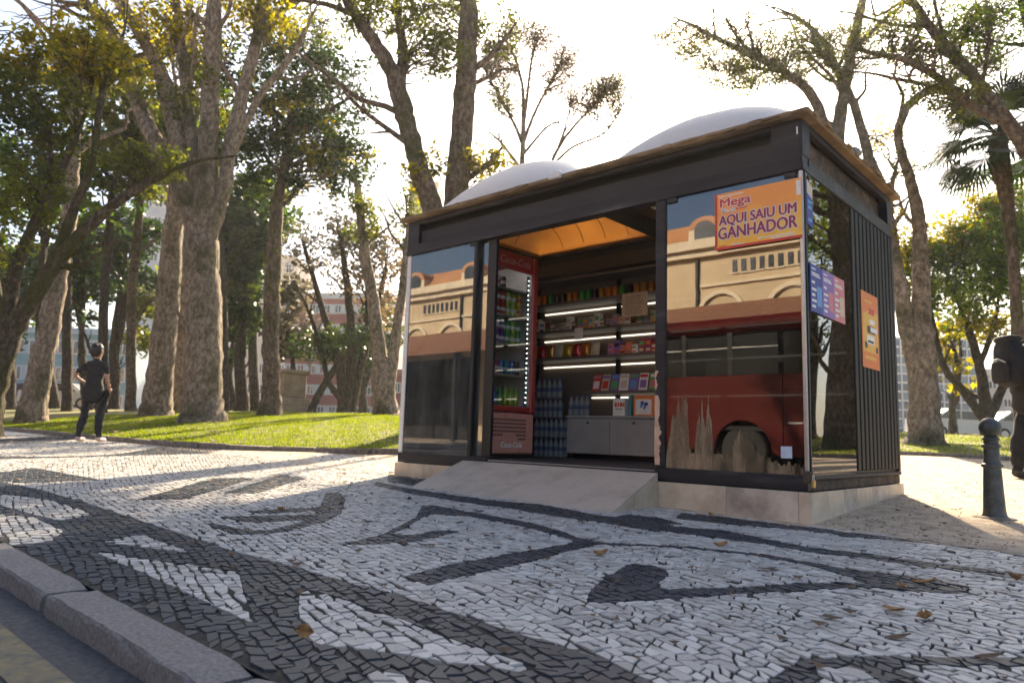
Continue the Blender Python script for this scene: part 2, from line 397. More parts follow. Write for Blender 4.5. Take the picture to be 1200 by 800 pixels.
# ---- black figures of the mosaic, traced in the photograph and laid on the pavement
BLACK = [
 # field between the kerb and the long diagonal band
 [(-260, 540), (-120, 540), (50, 574), (120, 595), (197, 620), (280, 647), (335, 661), (400, 680), (462, 695), (500, 707), (540, 720), (642, 752), (705, 770), (750, 791), (790, 810),
  (760, 900), (300, 900), (-300, 760), (-400, 640)],
 # hook
 [(382, 577), (398, 577), (405, 585), (400, 600), (382, 611), (365, 615), (337, 622), (312, 626), (275, 626), (250, 617), (235, 611), (262, 615), (290, 621), (315, 621), (342, 615), (370, 606), (377, 590)],
 [(290, 598), (372, 594), (374, 599), (300, 601.5)], [(255, 605), (373, 602.5), (366, 609), (290, 612)],
 # forked figure
 [(397, 637), (415, 634), (450, 625), (487, 606), (495, 592), (510, 592), (550, 599), (600, 608), (630, 614), (660, 623), (687, 632), (705, 635), (792, 639), (847, 644), (904, 650), (942, 657), (970, 662.5), (1010, 668), (1070, 675), (1136, 687),
  (1130, 695), (1085, 693), (1040, 690), (980, 671), (942, 661), (904, 654), (847, 646), (792, 641), (705, 638), (680, 636), (655, 628), (625, 620), (600, 614), (550, 605), (507, 602), (497, 605), (472, 620), (460, 625), (485, 627), (507, 621), (540, 621), (520, 627), (490, 634), (460, 636), (417, 639)],
 # band along the ramp and on under the corner
 [(440, 564), (480, 572), (570, 585), (636, 591), (705, 604), (750, 609), (792, 616), (847, 621), (900, 631), (950, 641), (1010, 647), (1070, 656), (1130, 663), (1200, 672), (1300, 684), (1300, 694), (1200, 680), (1100, 665), (1040, 659), (1010, 653), (950, 647), (900, 638), (847, 631), (792, 624), (750, 620), (705, 612), (660, 606), (600, 596), (540, 588), (480, 578), (440, 569)],
 [(715, 606), (737, 602), (775, 607), (800, 613), (780, 615), (740, 611)],
 # diagonal figure
 [(474, 675), (507, 666), (525, 661), (550, 657), (600, 648), (672, 635), (705, 634), (702, 638), (660, 647), (618, 659), (570, 669), (525, 679), (503, 686)],
 # heart with its long tail
 [(688, 702), (691, 693), (702, 682), (724, 668), (735, 661), (748, 660), (765, 662), (781, 668), (784, 673), (773, 680), (768, 686), (779, 690), (820, 688), (875, 687), (942, 682), (1000, 682), (1060, 686), (1130, 690), (1130, 695), (1070, 691), (1010, 688), (956, 690), (915, 693), (874, 695), (847, 697), (779, 701), (751, 704), (718, 705.5), (688, 705.5)],
 # corner figure
 [(880, 815), (915, 786), (942, 772), (1000, 768), (1130, 770), (1300, 772), (1300, 781), (1200, 779), (1085, 780), (1050, 781), (1090, 803), (1110, 830), (1060, 830), (1038, 803), (1005, 781), (956, 781), (962, 803), (968, 830)],
 # strip along the base and the sand
 [(800, 600), (860, 607), (950, 617), (1000, 624), (1070, 631), (1160, 640), (1250, 654), (1250, 662), (1160, 645), (1070, 635), (1000, 629), (950, 622), (915, 619), (832, 612), (790, 607)],
 [(455, 552), (543, 560), (500, 572), (455, 564)],
 # figures further along the street
 [(75, 615), (110, 598), (150, 607), (120, 612)], [(160, 585), (250, 560), (300, 560), (215, 585)], [(-60, 560), (40, 548), (120, 562), (30, 566)], [(260, 578), (330, 556), (360, 560), (300, 578)],
]
WHITE = [
 [(120, 634), (166, 626), (195, 637), (228, 647), (195, 644), (146, 638)],
 [(101, 642), (146, 651), (211, 660), (280, 670), (286, 696), (301, 732), (286, 725), (234, 702), (182, 677), (130, 655)],
 [(352, 689), (385, 696), (420, 708), (450, 719), (487, 732), (540, 752), (585, 767), (628, 780), (621, 789), (570, 780), (525, 776), (480, 767), (440, 762), (380, 756), (363, 750), (354, 732), (349, 712)],
 [(425, 783), (470, 790), (500, 797), (540, 812), (560, 830), (470, 830), (440, 806)],
 [(-40, 600), (40, 606), (75, 622), (60, 634), (0, 640), (-60, 628)],
 [(0, 578), (60, 586), (110, 602), (70, 610), (0, 592)],
]
def lay(poly): return np.array([pix(*q)[:2] for q in poly])
BLACK = [lay(p) for p in BLACK]; WHITE = [lay(p) for p in WHITE]
def inside(P, poly):
    x, y = P[:, 0], P[:, 1]; r = np.zeros(len(P), bool)
    lo, hi = poly.min(0), poly.max(0)
    c = np.where((x > lo[0]) & (x < hi[0]) & (y > lo[1]) & (y < hi[1]))[0]
    if not len(c): return r
    xx, yy = x[c], y[c]; q = np.zeros(len(c), bool); j = len(poly)-1
    for i in range(len(poly)):
        a, b = poly[i], poly[j]
        k = (a[1] > yy) != (b[1] > yy)
        q ^= k & (xx < (b[0]-a[0])*(yy-a[1])/(b[1]-a[1]+1e-12)+a[0]); j = i
    r[c] = q; return r
def is_black(P):
    P = np.atleast_2d(P); r = np.zeros(len(P), bool)
    for p in BLACK: r |= inside(P, p)
    for p in WHITE: r &= ~inside(P, p)
    # bands that go on beyond the traced stretch
    s = np.sin(P[:, 0]*1.25+1.6*np.sin(P[:, 1]*1.1+.4))
    r |= (P[:, 0] < -8.2) & (s > .45)
    return r
# ---- the cobbles: courses of hand-cut stones
X0, X1 = -15.5, 3.4
polys = []
ang = R(-18); ca, sa = math.cos(ang), math.sin(ang)
def warp(p):
    x, y = p[..., 0], p[..., 1]
    xx = x+.22*np.sin(.6*y+.4*x)+.03*np.sin(2.1*x-1.1*y); yy = y+.24*np.sin(.45*x+.9)+.03*np.sin(2.4*y+1.5*x)
    return np.stack([ca*xx-sa*yy, sa*xx+ca*yy], -1)
hrow = .0435
for r in range(-260, 260):
    y0 = r*hrow; x = -17.5+random.random()*.1
    cut = [x]
    while x < 5.5:
        x += min(max(random.gauss(.048, .014), .027), .088); cut.append(x)
    cut = np.array(cut); n = len(cut)
    j = lambda s: np.array([random.gauss(0, s) for _ in range(n)])
    tilt = j(.010)
    top = np.stack([cut+tilt, np.full(n, y0+hrow)+j(.006)], -1); bot = np.stack([cut-tilt, np.full(n, y0)+j(.006)], -1)
    q = np.stack([bot[:-1], bot[1:], top[1:], top[:-1]], 1)       # (n-1,4,2)
    q = warp(q)
    c = q.mean(1)
    back = np.where(c[:, 0] < -4.4, np.minimum(edge(c[:, 0])-.16, 1.1), PAVE_BACK)
    ok = (c[:, 0] > X0) & (c[:, 0] < X1) & (c[:, 1] > -3.868) & (c[:, 1] < back-.02)
    polys.append(q[ok])
polys = np.concatenate(polys)
c = polys.mean(1)
# not under the ramp or the kiosk
keep = ~((c[:, 0] > -3.22) & (c[:, 0] < -1.14) & (c[:, 1] > -.60))
keep &= ~((c[:, 0] > -4.32) & (c[:, 0] < .06) & (c[:, 1] > -.05))
# seen at all (with a margin), so that none is laid behind the camera's back
dd = np.stack([c[:, 0]-CAM[0], c[:, 1]-CAM[1]], -1)
fw = dd@AH[:2]; sd = np.abs(dd@np.array([AH[1], -AH[0]]))
keep &= (fw > .8) & (sd < fw*1.0+1.2)
polys = polys[keep]
# shrink for the joints
ctr = polys.mean(1, keepdims=True); dv = polys-ctr
ln = np.linalg.norm(dv, axis=2, keepdims=True)
polys = ctr+dv*(1-(.0046+.0028*rng.random((len(polys), 1, 1)))/ln)
blk = is_black(polys.reshape(-1, 2)).reshape(-1, 4)
cells = []            # (poly, black)
for k in range(len(polys)):
    b = blk[k]; p = polys[k]
    s = int(b.sum())
    if s in (0, 4): cells.append((p, s == 4)); continue
    sw = [i for i in range(4) if b[i] != b[(i+1) % 4]]
    if len(sw) != 2: cells.append((p, s >= 2)); continue
    A, B = [], []
    for i in range(4):
        (A if b[i] else B).append(p[i])
        if i in sw:
            lo, hi = 0., 1.; u, w = p[i], p[(i+1) % 4]
            for _ in range(6):
                m = (lo+hi)/2
                if is_black(u+(w-u)*m)[0] == b[i]: lo = m
                else: hi = m
            t = (lo+hi)/2; e = .035
            ga, gb = u+(w-u)*max(t-e, .02), u+(w-u)*min(t+e, .98)
            (A if b[i] else B).append(ga); (B if b[i] else A).append(gb)
    for g, f in ((A, True), (B, False)):
        g = np.array(g)
        if len(g) >= 3:
            ar = .5*abs(np.dot(g[:, 0], np.roll(g[:, 1], -1))-np.dot(g[:, 1], np.roll(g[:, 0], -1)))
            if ar > 4e-4: cells.append((g, f))
def stone_geo(p, bulge):
    n = len(p); c = p.mean(0)
    # nibble one corner now and then, so the outlines differ
    if n == 4 and random.random() < .55:
        i = random.randrange(4); u, v, w = p[i-1], p[i], p[(i+1) % 4]; a, b = random.uniform(.12, .35), random.uniform(.12, .35)
        p = np.concatenate([p[:i], [v+(u-v)*a, v+(w-v)*b], p[i+1:]]); n = 5
    z = gz(p[:, 0], p[:, 1])+random.gauss(0, .0013)
    tx, ty = random.gauss(0, .014), random.gauss(0, .014)
    z = z+(p[:, 0]-c[0])*tx+(p[:, 1]-c[1])*ty
    inn = c+(p-c)*.955
    V = np.concatenate([np.c_[inn, z+.001], np.c_[p, z-.0016], np.c_[c+(p-c)*1.01, z-.03]])
    F = [tuple(range(n))]
    for k in range(2):
        F += [(k*n+i, (k+1)*n+i, (k+1)*n+(i+1) % n, k*n+(i+1) % n) for i in range(n)]
    return V, F
size = []
for p, b in cells:
    cc = p.mean(0); u, v, z = proj((cc[0], cc[1], float(gz(cc[0], cc[1]))))
    ar = .5*abs(np.dot(p[:, 0], np.roll(p[:, 1], -1))-np.dot(p[:, 1], np.roll(p[:, 0], -1)))
    size.append(ar/z**3 if (0 < u < 1200 and 0 < v < 800 and z > 0) else 0)
order = np.argsort(-np.array(size)); big = set(order[:300].tolist())
pav = grid_sheet('pavement', np.arange(-60, 14.1, .5), np.array([-3.89, -3.4, -3, -2.5, -2, -1.5, -1, -.5, -.2, PAVE_BACK-.005]), lambda X, Y: gz(X, Y)-.0042, M['joint'])
struct(pav); pav['label'] = 'black and white mosaic pavement of small hand-cut stones'
pv2 = []
V = []; F = []; A = []; MI = []
off = 0
for k, (p, b) in enumerate(cells):
    if k not in big and random.random() < .008: continue
    v, f = stone_geo(p, 0)
    if random.random() < .04: v[:, 2] -= .003
    val = random.random()
    if k in big:
        o = mesh_np('paving_stone', v, f, [M['white_stone'], M['black_stone']], pav, [int(b)]*len(f), [val]*len(f))
        continue
    V.append(v); F += [tuple(i+off for i in q) for q in f]; A += [val]*len(f); MI += [int(b)]*len(f); off += len(v)
o = mesh_np('paving_stones_mass', np.concatenate(V), F, [M['white_stone'], M['black_stone']], pav, MI, A); o['kind'] = 'stuff'
# the joint bed behind the pavement's back edge on the way to the lawn
back_xs = np.arange(-60, -4.3, .5)
Vb = []; Fb = []
for x in back_xs:
    e = float(min(edge(x)-.13, 1.15)); 
    for y in (PAVE_BACK-.02, max(e, PAVE_BACK)): Vb.append((x, y, float(gz(x, y))-.0044))
for i in range(len(back_xs)-1): Fb.append((2*i, 2*i+2, 2*i+3, 2*i+1))
# far mosaic: too small to tell the stones apart
m, t, b = new_mat('far_mosaic')
vo = N(t, 'TexVoronoi', Scale=14.0); t.links.new(coords(t), vo.inputs['Vector'])
wv = N(t, 'TexWave', Scale=.32, Distortion=6.0); t.links.new(coords(t), wv.inputs['Vector'])
sel = ramp(t, wv.outputs['Fac'], [(.62, (0, 0, 0)), (.66, (1, 1, 1))])
cw = ramp(t, vo.outputs['Color'], [(0, (.36, .34, .32)), (1, (.62, .6, .57))]); cb = ramp(t, vo.outputs['Color'], [(0, (.03, .03, .035)), (1, (.09, .09, .1))])
t.links.new(mixc(t, sel, cw, cb), b.inputs['Base Color']); b.inputs['Roughness'].default_value = .55
bump(t, b, vo.outputs['Distance'], .5, .01); M['far_mosaic'] = m
o = struct(mesh_np('pavement_bed', np.array(Vb), Fb, M['joint'])); o['label'] = 'sandy bed of the mosaic beside the lawn'
Vf = []; xs = np.arange(-60, X0+.3, .5)
for x in xs:
    for y in (-3.79, -2.5, -1.2, PAVE_BACK, max(float(edge(x))-.13, PAVE_BACK+.02)): Vf.append((x, y, float(gz(x, y))-.001))
Ff = [(5*i+j, 5*i+5+j, 5*i+6+j, 5*i+1+j) for i in range(len(xs)-1) for j in range(4)]
o = struct(mesh_np('far_pavement_mosaic', np.array(Vf), Ff, M['far_mosaic'])); o['label'] = 'mosaic pavement going on along the street beyond the kiosk'

# ---- lawn, its edging and its grass
lx = np.concatenate([np.arange(-60, -22, 2.), np.arange(-22, 14, .35), np.arange(14, 60, 3.)])
lt = np.concatenate([[0, .02, .1, .3, .6], np.arange(1, 8, .5), np.arange(8, 34, 1.5)])
Xg, Tg = np.meshgrid(lx, lt); Yg = edge(Xg)+Tg
Zg = lawn_h(Xg, Yg)+.02*wob(Xg, Yg)*np.clip(Tg, 0, 1)-np.where(Tg < .01, .25, 0)
nx, ny = len(lx), len(lt); i = np.arange(nx-1)[None, :]+np.arange(ny-1)[:, None]*nx
lawn = mesh_np('lawn', np.stack([Xg, Yg, Zg], -1).reshape(-1, 3), np.stack([i, i+1, i+nx+1, i+nx], -1).reshape(-1, 4), M['soil'], smooth=True)
struct(lawn); lawn['label'] = 'raised sunlit lawn under the park trees'
M['grass'] = mat_leaf('grass', (.05, .085, .01), (.13, .17, .016), (.28, .29, .035), .5, .5)
def grass(n, xa, xb, ta, tb, hgt, wid):
    x = rng.uniform(xa, xb, n); tt = ta+(tb-ta)*rng.random(n)**1.3; y = edge(x)+tt
    z = lawn_h(x, y)+.02*wob(x, y)*np.clip(tt, 0, 1)
    a = rng.uniform(0, 2*math.pi, n); h = hgt*rng.uniform(.5, 1.3, n); l = rng.normal(0, .35, (n, 2))*h[:, None]
    dx, dy = np.cos(a)*wid, np.sin(a)*wid
    v = np.stack([np.stack([x-dx, y-dy, z-.005], -1), np.stack([x+dx, y+dy, z-.005], -1), np.stack([x+l[:, 0], y+l[:, 1], z+h], -1)], 1)
    return v.reshape(-1, 3), n
gv = [grass(130000, -22, -5.2, .02, 9, .034, .007), grass(36000, -5.4, 9, .02, 8, .038, .008)]
vv = np.concatenate([g[0] for g in gv]); nn = len(vv)//3
o = mesh_np('grass', vv, np.arange(len(vv)).reshape(-1, 3), M['grass'], None, None, np.clip(rng.normal(.5, .25, nn), 0, 1))
tag(o, 'short sunlit grass covering the raised lawn', 'grass', kind='stuff')
ed = thing('lawn_edging', None, None); ed['kind'] = 'structure'; ed['label'] = 'low worn stone edging along the lawn'
xe = -24.
while xe < 9:
    # walk along the edge by arc length
    dx = .05; L = 0; x2 = xe
    ln_ = random.uniform(.55, .85)
    while L < ln_: x2 += .02; L += math.hypot(.02, float(edge(x2)-edge(x2-.02)))
    a = np.array([xe, float(edge(xe))]); b = np.array([x2, float(edge(x2))]); u = (b-a)/np.linalg.norm(b-a); nrm = np.array([-u[1], u[0]])
    mb = MB(); w = .11; top = .075+random.gauss(0, .008); ln2 = np.linalg.norm(b-a)-.012
    mb.box(0, ln2, -w, -.005, -.2, top, .012)
    mb.v = [(a[0]+u[0]*p[0]+nrm[0]*p[1], a[1]+u[1]*p[0]+nrm[1]*p[1], float(gz(*(a+u*p[0])))+p[2]+random.gauss(0, .003)) for p in mb.v]
    mb.build('edging_stone', M['granite_dark'], ed)
    xe = x2

# ---- fallen leaves
M['dry_leaf'] = mat_noise('dry_leaf', (.2, .09, .03), (.42, .24, .09), .8, 30, bmp=.2)
M['dry_leaf_dark'] = mat_noise('dark_dry_leaf', (.07, .045, .03), (.16, .1, .06), .85, 30, bmp=.2)
def leaf_mesh(l, w, curl):
    mb = MB(); n = 7; V = []; F = []
    for i in range(n+1):
        s = i/n; ww = w*math.sin(math.pi*min(1, max(.02, s))**.8)**.9
        x = (s-.5)*l; z = curl*(2*s-1)**2
        for j in (-1, -.5, 0, .5, 1): V.append((x, j*ww, z+abs(j)**1.5*curl*.9+.004))
    for i in range(n):
        for j in range(4): F.append((i*5+j, i*5+5+j, i*5+6+j, i*5+1+j))
    V.append((-.5*l-.02, 0, curl+.006)); V.append((-.5*l, .002, curl+.003)); V.append((-.5*l, -.002, curl+.003)); F.append((len(V)-3, len(V)-2, len(V)-1))
    return mb.add(V, F)
leaf_src = [leaf_mesh(.11, .022, .008), leaf_mesh(.07, .026, .014), leaf_mesh(.08, .018, .004)]
leaf_spots = [(357, 749, 1, 'upright tan dry leaf caught at the tip of a white mosaic figure'), (1057, 690, 0, 'long orange brown dry leaf lying by the tip of the heart figure'),
  (1085, 684, 0, None), (1048, 717, 0, 'curled reddish brown dry leaf on white mosaic stones'), (1050, 656, 2, None), (1078, 666, 2, None), (1190, 680, 1, None), (845, 641, 1, None), (705, 651, 1, None),
  (695, 633, 2, None), (1053, 749, 2, None), (1160, 772, 2, None), (1085, 727, 1, None), (833, 605, 0, 'dry leaf lying against the foot of the tiled kiosk base'), (328, 599, 1, None), (480, 585, 2, None), (500, 640, 2, None), (975, 726, 2, None), (640, 655, 2, None), (900, 668, 2, None), (560, 600, 2, None), (430, 612, 2, None)]
for px, py, k, lab in leaf_spots:
    P = pix(px, py)
    o = leaf_src[k].build('fallen_leaf', M['dry_leaf'] if k < 2 else M['dry_leaf_dark'])
    o.location = P + np.array([0, 0, .003]); o.rotation_euler = (random.gauss(0, .15), random.gauss(0, .15), random.uniform(0, 6.3))
    if lab and 'upright' in lab: o.scale = (.75, .75, .75)
    if lab and 'upright' in lab: o.rotation_euler = (1.2, .2, .9); o.location.z += .02
    tag(o, lab or ['long brown dry leaf lying flat on the mosaic stones', 'small orange curled dry leaf on the mosaic stones', 'small dark shrivelled leaf on the mosaic stones'][k], 'leaf', 'fallen leaves on the pavement')
# grit on the sand
n = 9000; x = rng.uniform(-4, 4, n); y = PAVE_BACK+.03+rng.random(n)**1.5*9; okm = (y < edge(x)-.15) & ~((x > -4.35) & (x < .05) & (y < 2.3)); x, y = x[okm], y[okm]; n = len(x)
s = rng.uniform(.003, .011, n); z = ground_h(x, y)
v = np.stack([np.stack([x+np.cos(q+x*50)*s, y+np.sin(q+x*50)*s, z-.002], -1) for q in (0, 2.1, 4.2)]+[np.stack([x, y, z+s*.8], -1)], 1).reshape(-1, 3); k4 = np.arange(n)[:, None]*4
o = mesh_np('grit', v, np.concatenate([k4+np.array([[0, 1, 3]]), k4+np.array([[1, 2, 3]]), k4+np.array([[2, 0, 3]])]), mat_noise('grit', (.1, .075, .05), (.3, .23, .16), .9, 30)); tag(o, 'coarse grit scattered over the sandy ground', 'gravel', kind='stuff')
# fallen leaves lying in the grass
n = 800; x = rng.uniform(-20, 8, n); tt = .05+rng.random(n)**1.5*9; y = edge(x)+tt; z = lawn_h(x, y)+.03; a = rng.uniform(0, 6.3, n); s = rng.uniform(.02, .05, n)
v = np.stack([np.stack([x+np.cos(a+q)*s*w, y+np.sin(a+q)*s*w, z+hh*s], -1) for q, w, hh in ((0, 1, .5), (1.6, .5, .1), (3.1, 1, .6), (4.7, .5, .1))], 1).reshape(-1, 3)
o = mesh_np('lawn_litter', v, np.arange(4*n).reshape(-1, 4), M['dry_leaf_dark']); tag(o, 'dry brown leaves scattered over the lawn', 'litter', kind='stuff')
# leaf crumbs in the sun (litter nobody could count)
n = 1500
x = rng.uniform(-15, 2.5, n); y = rng.uniform(-3.6, 2.5, n)
okm = (y < edge(x)-.1) & ~((x > -4.4) & (x < .1) & (y > -.7))
x, y = x[okm], y[okm]; n = len(x); a = rng.uniform(0, 6.3, n); s = rng.uniform(.008, .03, n)
z = gz(x, y)+.004
v = np.stack([np.stack([x+np.cos(a+q)*s*w, y+np.sin(a+q)*s*w, z+hh*s], -1) for q, w, hh in ((0, 1, .5), (1.6, .5, .1), (3.1, 1, .6), (4.7, .5, .1))], 1).reshape(-1, 3)
o = mesh_np('leaf_litter', v, np.arange(4*n).reshape(-1, 4), M['dry_leaf_dark']); tag(o, 'crumbs of dry leaves scattered over pavement and sand', 'litter', kind='stuff')
# ------------------------------------------------------------------ the kiosk
KL, KD = 4.272, 2.205
ZB, ZS, ZH, ZT = .2036, .31, 2.42, 2.797
kiosk = thing('kiosk', 'black glass-fronted street kiosk with two white roof domes on a beige tiled base', 'kiosk', (-KL/2, KD/2, 0))
def kb(name, mat, *a, b=.004, parent=None, label=None):
    return MB().box(*a, b=b).build(name, mat, parent or kiosk, label=label)
# base of stone tiles
kb('base_core', M['joint'], -KL-.005, .005, -.005, KD+.005, -.25, ZB-.004, b=0)
fx = [-KL-.016, -3.82, -3.26, -2.2, -1.13, float(on_y(851, 595, -.015)[0]), float(on_y(936, 600, -.015)[0]), .016]
for i, (a, b_) in enumerate(zip(fx[:-1], fx[1:])):
    kb('base_tile', M['tile_dirty'] if i in (5,) else M['tile'], a+.0015, b_-.0015, -.018, -.006, -.2, ZB+random.uniform(-.001, .001), b=.002)
sy = [-.0165, .28, .62, .93, 1.3, 1.75, KD+.018]
for i, (a, b_) in enumerate(zip(sy[:-1], sy[1:])):
    kb('base_tile', M['tile_dirty'] if i in (2, 4) else M['tile'], .0062, .018, a+.0015, b_-.0015, -.2, ZB+random.uniform(-.001, .001), b=.002)
    kb('base_tile', M['tile'], -KL-.018, -KL-.0062, a+.0015, b_-.0015, -.2, ZB, b=.002)
kb('base_tile', M['tile'], -KL-.016, .016, KD+.006, KD+.0175, -.2, ZB, b=.002)
# sills and floor
kb('floor', M['black_board'], -KL+.03, -.03, .08, KD-.06, ZB-.003, .29, b=0)
kb('sill', M['black_paint'], -KL+.005, -2.97, -.004, .08, ZB+.003, ZS, b=.006)
kb('sill', M['black_paint'], -1.17, -.012, -.004, .08, ZB+.003, ZS, b=.006)
kb('threshold', M['black_plain'], -2.968, -1.172, -.002, .08, ZB+.003, .276, b=.004)
kb('threshold_rail', M['alu'], -2.96, -1.18, .01, .03, .277, .286, b=.002)
kb('side_sill', M['rust'], -.055, -.006, .082, KD-.002, ZB+.003, ZS-.03, b=.006)
kb('side_sill', M['black_board'], -.05, .008, .084, KD, ZS-.029, ZS, b=.004)
kb('side_sill', M['black_paint'], -KL+.004, -KL+.06, .082, KD, ZB+.003, ZS, b=.004)
kb('back_sill', M['black_paint'], -KL+.062, -.06, KD-.058, KD-.002, ZB+.003, ZS, b=.004)
kb('corner_block', M['rust'], -.045, .012, -.01, .05, ZS-.05, ZS+.03, b=.008)
# posts
kb('corner_post', M['white_metal'], -KL+.004, -KL+.065, .0, .05, ZS+.001, ZH-.002)
kb('corner_post', M['black_plain'], -KL-.002, -KL+.062, .052, .1, ZS+.001, ZH-.002)
kb('post', M['black_plain'], -3.235, -3.19, -.002, .03, ZS+.001, ZH-.002)
post = kb('post', M['black_paint'], -1.17, -1.08, -.006, .07, ZS+.001, ZH-.002)
post['label'] = 'black post with pinkish patches where the paint has peeled'
kb('corner_post', M['alu'], -.03, -.004, -.004, .022, ZS+.03, ZH-.002)
kb('corner_post', M['black_plain'], -.028, .004, .024, .05, ZS+.03, ZH-.002)
kb('corner_post', M['black_paint'], -.05, .004, KD-.06, KD, ZS+.001, ZH-.002)
kb('corner_post', M['black_paint'], -KL, -KL+.06, KD-.06, KD, ZS+.001, ZH-.002)
M['peel_pink'] = mat_noise('bare_plaster_pink', (.5, .3, .2), (.66, .45, .33), .85, 20, bmp=.3)
def ragged(x0, x1, z0, z1, n, amp, seed):
    r = random.Random(seed); L_ = [(x0+r.uniform(-amp, amp)*.4, z0+(z1-z0)*i/n) for i in range(n+1)]; R_ = [(x1+r.uniform(-amp, amp), z0+(z1-z0)*i/n) for i in range(n, -1, -1)]
    return R_[::-1] and L_[::-1] and [(x0, z0)]+[p for p in R_[::-1]]+[p for p in L_[::-1]]
for i, (a, b_, z0, z1) in enumerate([(-1.169, -1.135, .33, .86), (-1.168, -1.12, .36, .62), (-1.166, -1.15, .9, 1.05)]):
    MB().prism(ragged(a, b_, z0, z1, 14, .012, i), -.0075-.0007*i, -.0055, 'y').build('bare_patch', M['peel_pink'], post)
# glazing
M['glass_left'] = mat_glass('dusty_window_glass', (.36, .38, .39), .12, .32, (.32, .34, .33))
M['glass_mirror'] = mat_glass('mirror_film_glass', (.16, .16, .16), .14, .05, (.3, .26, .2))
M['glass_side'] = mat_glass('grimy_side_glass', (.2, .2, .19), .2, .10, (.22, .18, .12))
M['glass_clear'] = mat_glass('clear_glass', (.86, .88, .88), .06)
kb('window_pane', M['glass_left'], -KL+.066, -3.236, .010, .018, ZS+.001, ZH-.001, b=0, label='dusty glass pane showing a reflected building')
sd = kb('sliding_door', M['black_plain'], -3.075, -2.965, .036, .075, ZS+.001, ZH-.003, label='glass door slid open behind the fixed pane')
kb('door_pane', M['glass_left'], -4.0, -3.077, .050, .056, ZS+.004, ZH-.006, b=0, parent=sd)
pane = kb('window_pane', M['glass_mirror'], -1.079, -.031, .010, .018, ZS+.001, ZH-.001, b=0, label='mirror-like pane reflecting a red bus and a beige building')
for z0 in (2.38,):
    for x0 in (-3.30, -1.07, -.13): kb('pane_clip', M['black_plain'], x0, x0+.085, -.006, .007, z0, ZH-.001, b=.002)
side_pane = kb('window_pane', M['glass_side'], -.012, -.004, .052, 1.0, ZS+.001, ZH-.001, b=0, label='grimy side pane reflecting park trees')
# what is left of a film torn off the front pane
peaks = [(-1.075, .40), (-1.05, .52), (-1.02, .72), (-1.0, .66), (-.97, .86), (-.955, .70), (-.94, .88), (-.92, .80), (-.90, .84), (-.885, .55), (-.87, .44), (-.855, .38), (-.84, .40), (-.82, .62), (-.80, .70), (-.785, .62), (-.775, .86), (-.77, .70), (-.745, .62), (-.725, .86), (-.715, .70), (-.70, .66),
         (-.685, .45), (-.67, .40), (-.655, .46), (-.63, .42), (-.61, .36), (-.585, .45), (-.555, .40), (-.53, .52), (-.505, .55), (-.48, .62), (-.455, .56), (-.43, .56), (-.415, .62), (-.40, .50), (-.37, .47), (-.33, .44), (-.30, .42), (-.27, .41), (-.22, .39), (-.17, .385), (-.12, .39), (-.07, .375), (-.035, .37)]
r_ = random.Random(3); pk = []
for (xa, za), (xb, zb) in zip(peaks[:-1], peaks[1:]):
    for q in range(4): s_ = q/4; pk.append((xa+(xb-xa)*s_, max(.32, za+(zb-za)*s_+r_.uniform(-.025, .02))))
MB().prism([(-1.078, .312), (-.033, .312)]+pk[::-1], .0066, .0092, 'y').build('torn_film', M['plaster_peel'], pane, label='ragged beige remnant of torn-off window film')
kb('sticker', mat_plain('pale_blue_paper', (.5, .58, .72), .6), -.19, -.115, .0045, .0088, .42, .50, b=0, parent=pane)
# corrugated cladding on the side: one rib after another
kb('side_panel', M['black_plain'], -.045, -.02, 1.002, KD-.062, ZS+.001, ZH-.002, b=0)
M['rib'] = mat_noise('scratched_black_cladding', (.005, .005, .005), (.014, .013, .012), .55, 5, (.3, .66), bmp=.3, bscale=50, stretch=(1, 1, .15), c3=(.1, .095, .085), spec=.25)
ry = np.linspace(1.004, KD-.066, 12)
for a, b_ in zip(ry[:-1], ry[1:]): kb('cladding_rib', M['rib'], -.019, .004, a+.012, b_-.012, ZS+.02, ZH-.004, b=.008)
kb('side_panel', M['black_plain'], -KL+.012, -KL+.03, .102, KD-.062, ZS+.001, ZH-.002, b=0)
kb('back_panel', M['black_plain'], -KL+.062, -.052, KD-.03, KD-.01, ZS+.001, ZH-.002, b=0)
# header: beams, recessed boards, open slot
kb('header_block', M['black_paint'], -KL, -4.09, -.006, .11, ZH+.051, ZT, b=.004)
kb('header_block', M['black_paint'], -.222, -.012, -.006, .11, ZH+.051, ZT, b=.004)
kb('header_rail', M['black_paint'], -4.088, -.224, -.004, .05, 2.752, ZT-.001, b=.003)
kb('header_board', M['black_board'], -4.088, -.224, .028, .05, 2.53, 2.678, b=.002)
kb('header_back', M['black_plain'], -4.088, -.224, .11, .12, 2.53, 2.796, b=0)
kb('header_beam', M['black_paint'], -KL, -.002, -.005, .11, ZH+.048, 2.532, b=.004)
kb('header_strip', M['black_paint'], -KL-.004, .008, -.016, .10, ZH, ZH+.05, b=.003)
kb('side_header_beam', M['black_paint'], -.11, .004, .112, KD, ZH, 2.53, b=.004)
kb('side_header_block', M['black_paint'], -.115, .002, -.004, .15, 2.533, ZT-.002, b=.004)
kb('side_header_block', M['black_paint'], -.11, .003, KD-.13, KD, 2.532, ZT-.001, b=.004)
kb('side_header_rail', M['black_paint'], -.05, .002, .152, KD-.132, 2.745, ZT-.002, b=.003)
kb('side_header_board', M['rust'], -.09, -.07, .152, KD-.132, 2.532, 2.744, b=.002)
kb('side_light_block', M['black_plain'], -.12, -.0905, .152, KD-.132, 2.50, ZT-.003, b=0)  # unseen inner board, added to block dome light leaking through the header gap
kb('side_header_beam', M['black_paint'], -KL, -KL+.11, .112, KD, ZH, ZT-.002, b=.004)
kb('back_header_beam', M['black_paint'], -KL+.112, -.112, KD-.11, KD-.002, ZH, ZT-.002, b=.004)
